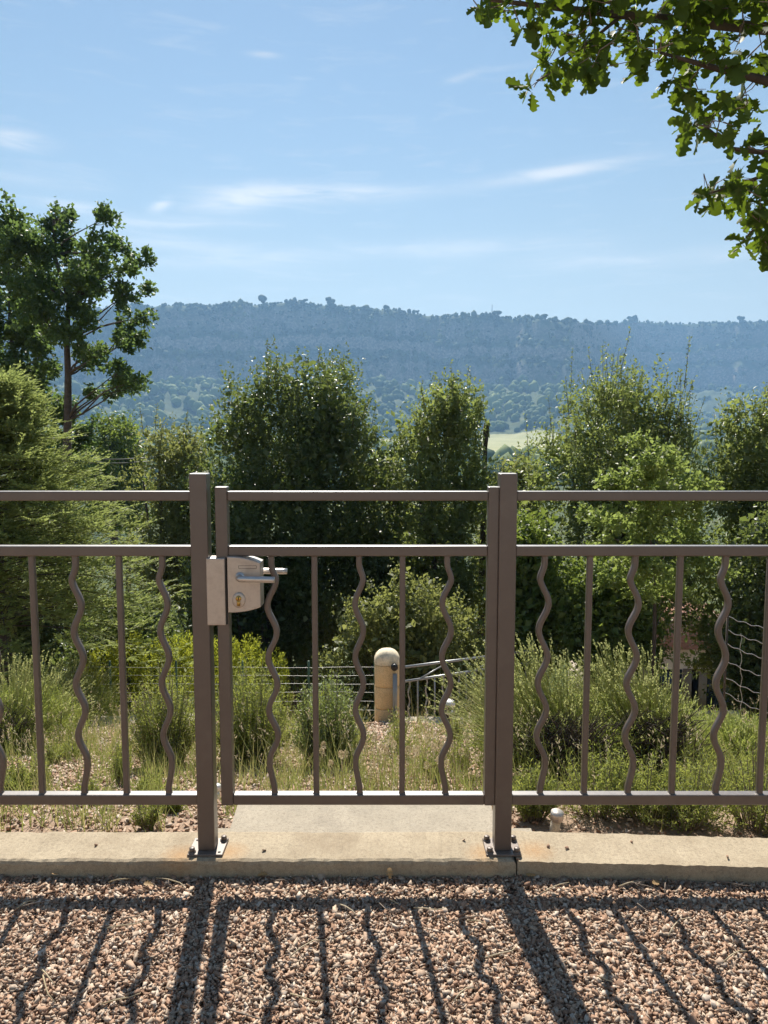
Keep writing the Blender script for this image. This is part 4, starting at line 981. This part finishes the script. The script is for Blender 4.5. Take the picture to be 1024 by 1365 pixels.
# low wire fence before the conifers
WF = empty('wire_fence', (PY(260, 960, 7.2).x, 7.2, gz(PY(260, 960, 7.2).x, 7.2)), 'low green wire mesh fence in front of the golden conifers', 'fence')
xs0, xs1 = PY(60, 930, 7.2).x, PY(500, 930, 7.2).x
for xq in np.linspace(xs0, xs1, 6):
    zb = gz(xq, 7.2); MB().tube([(xq, 7.2, zb - .05), (xq, 7.2, PY(300, 885, 7.2).z + .03)], .011, 8).build('post', MAT['green_wire'], WF, True)
for v in (889, 900, 911, 922, 934, 946):
    zq = PY(300, v, 7.2).z; xx = np.linspace(xs0, xs1, 26)
    MB().tube(np.stack([xx, np.full(26, 7.185), zq + .004 * np.sin(xx * 5 + v)], -1), .0017, 4, False).build('wire', MAT['wire_metal'], WF)
for xq in np.arange(xs0 + .1, xs1, .15):
    MB().tube([(xq, 7.19, PY(300, 889, 7.2).z), (xq, 7.19, PY(300, 955, 7.2).z)], .0011, 4, False).build('wire', MAT['green_wire'], WF)
# barbed wire fence at the right
BW = empty('barbed_wire_fence', (PY(1060, 960, 5.2).x, 5.2, gz(PY(1060, 960, 5.2).x, 5.2)), 'slack wire fence shining in front of the dark shrub', 'fence')
xw0, xw1 = PY(958, 900, 5.3).x, PY(1200, 900, 5.0).x
for xq in (xw0, xw1):
    zb = gz(xq, 5.2); MB().tube([(xq, 5.2, zb - .1), (xq, 5.2, PY(960, 812, 5.2).z)], .008, 8).build('post', MAT['bark'], BW, True)
for q, v in enumerate((822, 840, 858, 880, 902, 922, 944, 966, 985)):
    s = np.linspace(0, 1, 60); xx = xw0 + (xw1 - xw0) * s; zq = PY(950, v, 5.2).z
    zz = zq - .16 * (1 - (2 * s - 1) ** 2) * (.7 + .1 * q) + .006 * np.sin(s * 70 + q)
    MB().tube(np.stack([xx, 5.2 + .004 * np.cos(s * 70 + q), zz], -1), .0022, 5, False).build('wire', MAT['galv'], BW)
for xq in np.arange(xw0 + .1, xw1, .16):
    z_a = PY(950, 826, 5.2).z; z_b = PY(950, 995, 5.2).z
    s = np.linspace(0, 1, 24); MB().tube(np.stack([xq + .05 * s + .008 * np.sin(s * 40), 5.205 + 0 * s, z_a + (z_b - z_a) * s - .1], -1), .0016, 4, False).build('wire', MAT['galv'], BW)

# ------------------------------------------------------------------ house below the garden
def house(x0, x1, y, label, ztop, depth=6):
    zb = gz((x0 + x1) / 2, y) - .3
    H = empty('house', ((x0 + x1) / 2, y, zb), label, 'house')
    MB().box(x0, x1, y, y + depth, zb, ztop).build('wall', MAT['house_wall'], H)
    m = MB(); zr = ztop + .5; e = .35
    V = [(x0 - e, y - e, ztop + .02), (x1 + e, y - e, ztop + .02), (x1 + e, y + depth + e, ztop + .02), (x0 - e, y + depth + e, ztop + .02), (x0 - e, y + depth / 2, zr), (x1 + e, y + depth / 2, zr)]
    m.add(V, [(0, 1, 5, 4), (2, 3, 4, 5), (3, 2, 1, 0)], [(0, 4, 3), (1, 2, 5)]); rf_ = m.build('roof', MAT['roof_tile'], H)
    for k_ in range(2):
        wx = x0 + (x1 - x0) * (.22 + .5 * k_)
        w_ = MB().box(wx, wx + .8, y - .01, y + .05, ztop - 1.7, ztop - .6).build('window', MAT['glass_dark'], H)
        for sx in (-.42, .82): MB().box(wx + sx, wx + sx + .40, y - .05, y - .012, ztop - 1.72, ztop - .58).build('shutter', MAT['shutter'], w_)
        MB().box(wx - .05, wx + .85, y - .09, y - .004, ztop - 1.80, ztop - 1.725).build('sill', MAT['edging_stone'], w_)
house(PY(835, 900, 19).x, PY(985, 900, 19).x, 19.0, 'pale pinkish house half hidden behind the lavender and trees', PY(900, 862, 19).z)
house(PY(470, 780, 26).x, PY(580, 780, 26).x, 26.0, 'pale house barely seen through the hedge above the pillar', PY(500, 752, 26).z)
# overhead cables
for dz, lab in ((0, 'upper thin cable crossing between the slender oak and the silvery tree'), (-.09, 'lower thin cable crossing between the slender oak and the silvery tree')):
    a_, b_ = PY(60, 612, 18), PY(260, 606, 18)
    tag(MB().tube([a_ + Vector((0, 0, dz)), (a_ + b_) / 2 + Vector((0, 0, dz - .06)), b_ + Vector((0, 0, dz))], .012, 5).build('cable', MAT['cable']), lab, 'cable')

# ------------------------------------------------------------------ overhanging oak branches, top right
OL = [(0, .02), (.08, .05), (.16, .17), (.22, .21), (.27, .13), (.33, .14), (.40, .29), (.47, .33), (.52, .20), (.58, .19), (.65, .34), (.72, .36), (.77, .22), (.82, .20), (.89, .24), (.95, .18), (1.0, .04)]
def oak_leaf_tpl(curl, fold):
    up_ = []; mid = []
    for s_, w_ in OL: mid.append((s_, 0, -curl * s_ * s_)); up_.append((s_, w_, -curl * s_ * s_ + fold * w_))
    dn_ = [(a, -b, c) for a, b, c in up_]
    V = np.array(mid + up_ + dn_); n_ = len(OL); T = []
    for i in range(n_ - 1):
        T += [(i, i + 1, n_ + i + 1), (i, n_ + i + 1, n_ + i), (i + 1, i, 2 * n_ + i), (i + 1, 2 * n_ + i, 2 * n_ + i + 1)]
    return V, np.array(T)
TPL = [oak_leaf_tpl(c_, f_) for c_, f_ in ((.1, .25), (.3, .4), (-.05, .15), (.2, -.2), (.45, .3), (.05, .5))]
def in_poly(u, v, poly):
    c = False; j = len(poly) - 1
    for i in range(len(poly)):
        if (poly[i][1] > v) != (poly[j][1] > v) and u < (poly[j][0] - poly[i][0]) * (v - poly[i][1]) / (poly[j][1] - poly[i][1]) + poly[i][0]: c = not c
        j = i
    return c
mass = [(618, -20), (640, 14), (690, 24), (706, 48), (712, 72), (702, 112), (742, 124), (765, 100), (796, 98), (806, 70), (826, 62), (836, 88), (876, 92), (900, 122), (926, 132), (918, 152), (914, 172), (948, 176), (960, 190), (1000, 166), (1040, 168), (1400, 120), (1400, -400), (700, -400), (560, -60)]
sprig = [(934, 254), (960, 240), (975, 228), (1010, 232), (1060, 226), (1200, 250), (1200, 380), (1040, 352), (1004, 326), (980, 306), (992, 286), (960, 282)]
sprig2 = [(985, 190), (1030, 185), (1030, 206), (990, 206)]
rl = random.Random(5); spots = []
while len(spots) < 860:
    u, v = rl.uniform(560, 1320), rl.uniform(-390, 400)
    ok = in_poly(u, v, mass) or in_poly(u, v, sprig) or in_poly(u, v, sprig2)
    if not ok: continue
    if u > 1100 and rl.random() < .6: continue
    if not in_poly(u, v, sprig) and fbm(np.array(u * .018), np.array(v * .018), 2) < .34: continue
    spots.append((u, v))
spots += [(940, 256), (948, 264), (958, 250), (968, 262), (975, 244), (986, 236), (994, 252), (1004, 242), (1014, 262), (1000, 284), (1010, 300), (1002, 316), (1014, 334), (944, 172), (932, 176), (924, 166), (938, 160), (1020, 322), (990, 326), (712, 116), (724, 108), (704, 118)]
TX, TY = 3.1, 3.9; tz = gz(TX, TY)
OT = empty('oak_tree', (TX, TY, tz), 'oak tree whose leafy branches hang into view above the fence', 'tree')
tb = MB(); tb.tube([(TX, TY, tz - .1), (TX + .03, TY, 1.0), (TX - .05, TY - .05, 2.6), (TX - .1, TY - .2, 4.6)], [.20, .16, .13, .06], 12); tb.build('trunk', MAT['bark'], OT, True)
limbs = []
def limb(pts, r0):
    P_ = np.array([np.array(p_) for p_ in pts]); MB().tube(P_, np.linspace(r0, r0 * .16, len(P_)), 7).build('branch', MAT['bark'], OT, True)
    for i in range(len(P_) - 1):
        for s_ in np.linspace(0, 1, 12): limbs.append(P_[i] * (1 - s_) + P_[i + 1] * s_)
tk = lambda z: (TX - .06, TY - .06, z)
limb([tk(2.5), PY(1150, 60, 3.4), PY(1040, 40, 3.3), PY(930, 30, 3.2), PY(830, 20, 3.15), PY(720, 8, 3.1), PY(640, -2, 3.05)], .035)
limb([tk(2.3), PY(1160, 150, 3.2), PY(1030, 110, 3.0), PY(950, 90, 2.95), PY(880, 70, 2.95)], .03)
limb([tk(1.9), PY(1180, 260, 3.2), PY(1080, 215, 3.1), PY(1024, 204, 3.05), PY(975, 198, 3.0), PY(938, 166, 3.0)], .022)
limb([tk(1.7), PY(1180, 330, 3.2), PY(1090, 260, 3.1), PY(1024, 232, 3.05), PY(990, 244, 3.0), PY(945, 258, 3.0)], .018)
limb([PY(1060, 246, 3.08), PY(1010, 268, 3.04), PY(970, 272, 3.0)], .006)
limb([PY(1090, 260, 3.1), PY(1030, 285, 3.05), PY(1000, 310, 3.05), PY(990, 322, 3.05)], .007)
limb([tk(2.8), PY(1150, -120, 3.2), PY(980, -140, 3.2), PY(820, -120, 3.2), PY(690, -60, 3.1)], .035)
limb([PY(830, 20, 3.15), PY(780, 60, 3.1), PY(745, 90, 3.1), PY(712, 112, 3.1)], .008)
limb([PY(990, -140, 3.2), PY(940, -250, 3.4), PY(840, -330, 3.5)], .02)
LB = np.array(limbs); shared = {}
LM = MAT['oak_near']; info = []
ry_ = np.random.default_rng(17)
tw = MB()
CS = [(u, v, np.array(PY(u, v, ry_.uniform(2.8, 3.4)))) for u, v in spots]
CS.sort(key=lambda q: np.min(np.linalg.norm(LB - q[2], axis=1)))
for (u, v, c) in CS:
    dl = np.linalg.norm(LB - c, axis=1); j = int(np.argmin(dl)); a_ = LB[j]; LB = np.concatenate([LB, c[None], (a_ * .5 + c * .5)[None]])
    tw.tube([a_, a_ * .5 + c * .5 + ry_.normal(size=3) * .02, c], [.0028, .002, .0012], 4, False)
    k_ = ry_.integers(3, 6) if not (in_poly(u, v, sprig) or in_poly(u, v, sprig2)) else 4
    for q in range(k_):
        T = unit((c - a_) / (dl[j] + .05) * .5 + ry_.normal(size=3) * .75 + np.array([0, 0, -.35])); Nn = unit(ry_.normal(size=3) * .75 + np.array([0, -.2, 1.0]))
        info.append((c + ry_.normal(size=3) * .012, T, Nn, ry_.uniform(.048, .095), u, v))
tw.build('twig', MAT['twig_bark'], OT)
def basis(T, Nn):
    B = unit(np.cross(Nn, T)); Nn = np.cross(T, B); return np.stack([T, B, Nn], -1)
# leaves that show in the frame, nearest first, become objects of their own
vis = [i for i, q in enumerate(info) if 600 < q[4] < 1040 and -10 < q[5] < 380]
vis.sort(key=lambda i: info[i][0][1] / info[i][3]); own = set(vis[:290])
lib = []
for k_, (V, T) in enumerate(TPL):
    for g_ in (.15, .4, .6, .85): lib.append(np_mesh('leaf', V, T, True, np.full(len(V), g_)))
for me in lib: me.materials.append(LM)
rest = MB()
for i, (c, T, Nn, L, u, v) in enumerate(info):
    Bm = basis(T, Nn)
    if i in own:
        o = bpy.data.objects.new('leaf', lib[ry_.integers(len(lib))]); COL.objects.link(o); o.parent = OT
        mt = Matrix(Bm.tolist()).to_4x4(); mt = Matrix.Translation(Vector(c) - Vector(OT.location)) @ mt @ Matrix.Diagonal((L, L, L, 1)); o.matrix_local = mt
    else:
        V, Tt = TPL[ry_.integers(len(TPL))]
        rest.add(c + (V * L) @ Bm.T, None, Tt, ry_.random())
tag(rest.build('foliage', LM, OT, True), kind='stuff')

# ------------------------------------------------------------------ twigs and leaves on the terrace
tl = ['dry twig lying on the terrace gravel']
for q in range(46):
    u = R_.uniform(10, 1010); v = R_.choice([R_.uniform(1172, 1215), R_.uniform(1172, 1230), R_.uniform(1230, 1350)])
    p = PZ(u, v, -.0395); a = R_.uniform(-.9, .9); L = R_.uniform(.03, .12); k_ = R_.uniform(-.25, .25) * L
    d = Vector((math.cos(a), math.sin(a), 0)); n_ = Vector((-d.y, d.x, 0))
    pts = [p - d * L / 2, p - d * L * .15 + n_ * k_ * .6 + Vector((0, 0, .004)), p + d * L * .2 + n_ * k_ + Vector((0, 0, .003)), p + d * L / 2 + n_ * k_ * .3]
    mb = MB().tube(pts, [.0018, .0017, .0015, .0008], 5)
    tw_ = mb.build('twig', MAT['straw'] if q % 2 else MAT['twig_bark'])
    if q % 3 == 0: MB().tube([pts[1], pts[1] + d * L * .2 - n_ * L * .18], [.001, .0005], 4).build('side_shoot', MAT['twig_bark'], tw_)
    tag(tw_, 'dry twig lying on the terrace gravel', 'twig', 'dry twigs on the terrace gravel')
for q, (u, v) in enumerate(((323, 1163), (357, 1166), (77, 1165), (715, 1167), (520, 1172), (205, 1180), (880, 1176))):
    p = PZ(u, v, -.038); V, T = TPL[q % len(TPL)]
    Bm = basis(unit(np.array([R_.uniform(-1, 1), R_.uniform(-.5, .5), .15])), unit(np.array([R_.uniform(-.4, .4), -.3, 1])))
    me = np_mesh('dry_leaf', (V * .028) @ Bm.T, T, True); o = link('dry_leaf', me, MAT['dry_leaf']); o.location = p
    tag(o, 'small curled brown leaf against the foot of the curb', 'leaf', 'dry leaves along the curb')
for q, (u, v) in enumerate(((731, 1128), (756, 1130), (690, 1146), (970, 1142), (128, 1126), (352, 1133), (618, 1120), (842, 1122))):
    p = PZ(u, v, .003); V, T, _ = stones(np.zeros((1, 3)), np.array([.009]), np.random.default_rng(q))
    o = link('pebble', np_mesh('pebble', V, T, False, np.full(8, .1)), MAT['gravel']); o.location = p
    tag(o, 'tiny loose pebble lying on top of the concrete curb', 'pebble', 'pebbles on the curb')

# ------------------------------------------------------------------ far wooded hillside
rw = np.random.default_rng(77)
def blob_lib(n, sub):
    out = []
    for i in range(n):
        bm = bmesh.new(); bmesh.ops.create_icosphere(bm, subdivisions=sub, radius=1)
        off = Vector((i * 7.3, i * 3.1, 0))
        for v in bm.verts:
            s_ = 1 + .38 * mnoise.noise(v.co * 1.7 + off) + .22 * mnoise.noise(v.co * 4.5 + off)
            v.co *= s_
        bm.verts.ensure_lookup_table()
        out.append((np.array([v.co[:] for v in bm.verts]), np.array([[v.index for v in f.verts] for f in bm.faces]))); bm.free()
    return out
BL = blob_lib(10, 2)
def forest(name, label, n, thr, rel, smin, smax, mat='far_wood', sink=.25):
    th = rw.uniform(*thr, n); d = np.array([rel(t_, a_) for t_, a_ in zip(th, rw.random(n))])
    z = height(th, d)
    m1 = (th > .115) & (th < .232) & (d > 425) & (d < 850); m2 = (th > -.07) & (th < .04) & (d > 505) & (d < 790)
    slope = np.abs(height(th, d + 5) - height(th, d - 5)) / 10
    keep = ~m1 & ~m2 & (rw.random(n) < np.clip(1.45 - slope * .8, .05, 1))
    patch = fbm(th * 60 + 3, d * .02, 3); keep &= ~((patch > .63) & (rw.random(n) < .85))
    th, d, z, patch = th[keep], d[keep], z[keep], patch[keep]; n = len(th)
    s_ = smin + (smax - smin) * rw.random(n) ** 2.4
    tone = np.clip((fbm(th * 35, d * .013 + 40, 3) - .5) * 2.4 + .45 + rw.normal(size=n) * .18, 0, 1)
    x = (d + 12) * np.sin(th); y = 2.22 + d * np.cos(th)
    Vs, Fs, Rs = [], [], []; c0 = 0
    kind_ = rw.integers(0, len(BL), n)
    for k_ in range(len(BL)):
        sel = kind_ == k_; V0, F0 = BL[k_]; m_ = sel.sum()
        a = rw.uniform(0, 6.283, m_); ca, sa = np.cos(a), np.sin(a)
        V = V0[None] * s_[sel][:, None, None] * np.stack([rw.uniform(.8, 1.2, m_), rw.uniform(.8, 1.2, m_), rw.uniform(.8, 1.35, m_)], -1)[:, None]
        V = np.stack([V[..., 0] * ca[:, None] - V[..., 1] * sa[:, None], V[..., 0] * sa[:, None] + V[..., 1] * ca[:, None], V[..., 2]], -1)
        V = V + np.stack([x[sel], y[sel], z[sel] + s_[sel] * (1 - sink) * .8], -1)[:, None]
        Vs.append(V.reshape(-1, 3)); Fs.append((F0[None] + (np.arange(m_) * len(V0))[:, None, None]).reshape(-1, 3) + c0); c0 += m_ * len(V0); Rs.append(np.repeat(tone[sel], len(V0)))
    me = np_mesh(name, np.concatenate(Vs), np.concatenate(Fs), True, np.concatenate(Rs))
    tag(link(name, me, MAT[mat]), label, 'forest', kind='stuff')
forest('valley_woodland', 'woodland painted in sunlit green covering the valley below the cliffs', 6500, (-.62, .62), lambda t, a: 230 + (D0(t) - 60 - 230) * a ** .7, 3.2, 7.5, 'far_wood_sunlit')
forest('hillside_scrub', 'dark scrub and trees on the upper slopes of the escarpment', 5200, (-.60, .60), lambda t, a: D0(t) - 75 + 130 * a, 1.4, 5.0)
forest('ridge_woodland', 'fringe of trees along the top of the long ridge', 3200, (-.60, .60), lambda t, a: D0(t) + 28 + 60 * a, 1.5, 3.6)
def crest(th):
    ds = float(D0(np.array(th))) + np.linspace(0, 130, 66); zz_ = height(np.full(66, th), ds)
    return float(ds[np.argmax((zz_ + 3 - CAM_Z) / ds)])
def ridge_tree(u, v, hp, label, wide=.5):
    hp *= 1.0; th = math.atan2(ray(u, v).x, ray(u, v).y); d = crest(th)
    x, y = (d + 12) * math.sin(th), 2.22 + d * math.cos(th); z = float(height(np.array(th), np.array(d)))
    H = hp / F_PX * d
    o = empty('ridge_tree', (x, y, z), label, 'tree', 'trees standing out on the ridge')
    MB().tube([(x, y, z - 1), (x, y, z + H * .6)], [.35, .2], 6).build('trunk', MAT['bark'], o)
    mb = MB()
    for q in range(5):
        V0, F0 = BL[(q * 3 + int(u)) % len(BL)]; r0 = H * R_.uniform(.22, .34)
        mb.add(V0 * np.array([r0 * 1.15, r0, r0 * .8]) + np.array([x + R_.uniform(-1, 1) * H * wide * .5, y + R_.uniform(-1, 1) * H * .2, z + H * R_.uniform(.30, .72)]), None, F0, R_.random() * .4)
    mb.build('crown', MAT['far_wood'], o, True)
for u, v, hp, lab in [(351, 399, 13, 'tallest rounded tree on the ridge above the broad dark evergreen'), (441, 402, 12, 'umbrella-shaped tree on the ridge behind the broad dark evergreen'), (516, 408, 8, 'small flat-topped tree on the ridge above the narrow evergreen'), (407, 400, 7, 'small tree on the ridge between the rounded and umbrella-shaped trees'),
                      (662, 420, 11, 'dark tree on the ridge next to the mast'), (724, 428, 8, 'small dark tree on the ridge where it starts to dip'), (556, 412, 6, 'low bushy tree on the ridge past the flat-topped one'), (840, 428, 9, 'wide clump of trees on the far ridge above the upright shoots'), (985, 428, 8, 'small tree on the far ridge above the loose evergreen')]:
    ridge_tree(u, v, hp, lab, 1.3 if u == 840 else .6)
th = math.atan2(ray(655, 410).x, ray(655, 410).y); d = crest(th); x, y = (d + 12) * math.sin(th), 2.22 + d * math.cos(th); z = float(height(np.array(th), np.array(d)))
AN = empty('radio_mast', (x, y, z), 'thin pale mast standing on the ridge', 'mast')
for sx, sy in ((-.6, -.35), (.6, -.35), (0, .7)): MB().tube([(x + sx, y + sy, z - 1), (x + sx * .5, y + sy * .5, z + 19)], .24, 5).build('leg', MAT['galv'], AN)
for q in range(7): MB().tube([(x - .55, y - .3, z + 2 + q * 2.4), (x + .55, y - .3, z + 3.2 + q * 2.4)], .09, 4).build('brace', MAT['galv'], AN)
MB().tube([(x, y, z + 18.5), (x, y, z + 22)], .12, 5).build('antenna', MAT['galv'], AN)

# ------------------------------------------------------------------ haze
m, t, o = new_mat('haze')
pv = t.nodes.new('ShaderNodeVolumePrincipled'); pv.inputs['Color'].default_value = (.34, .62, 1.0, 1); pv.inputs['Density'].default_value = .00035; pv.inputs['Anisotropy'].default_value = .2
t.links.new(pv.outputs[0], o.inputs['Volume'])
hz = MB().box(-2900, 2900, -90, 2900, -60, 305).build('haze', m)
tag(hz, 'blue haze lying over the valley', 'haze', kind='stuff')
print('TRIS', sum(len(o.data.polygons) for o in S.objects if o.type == 'MESH'))
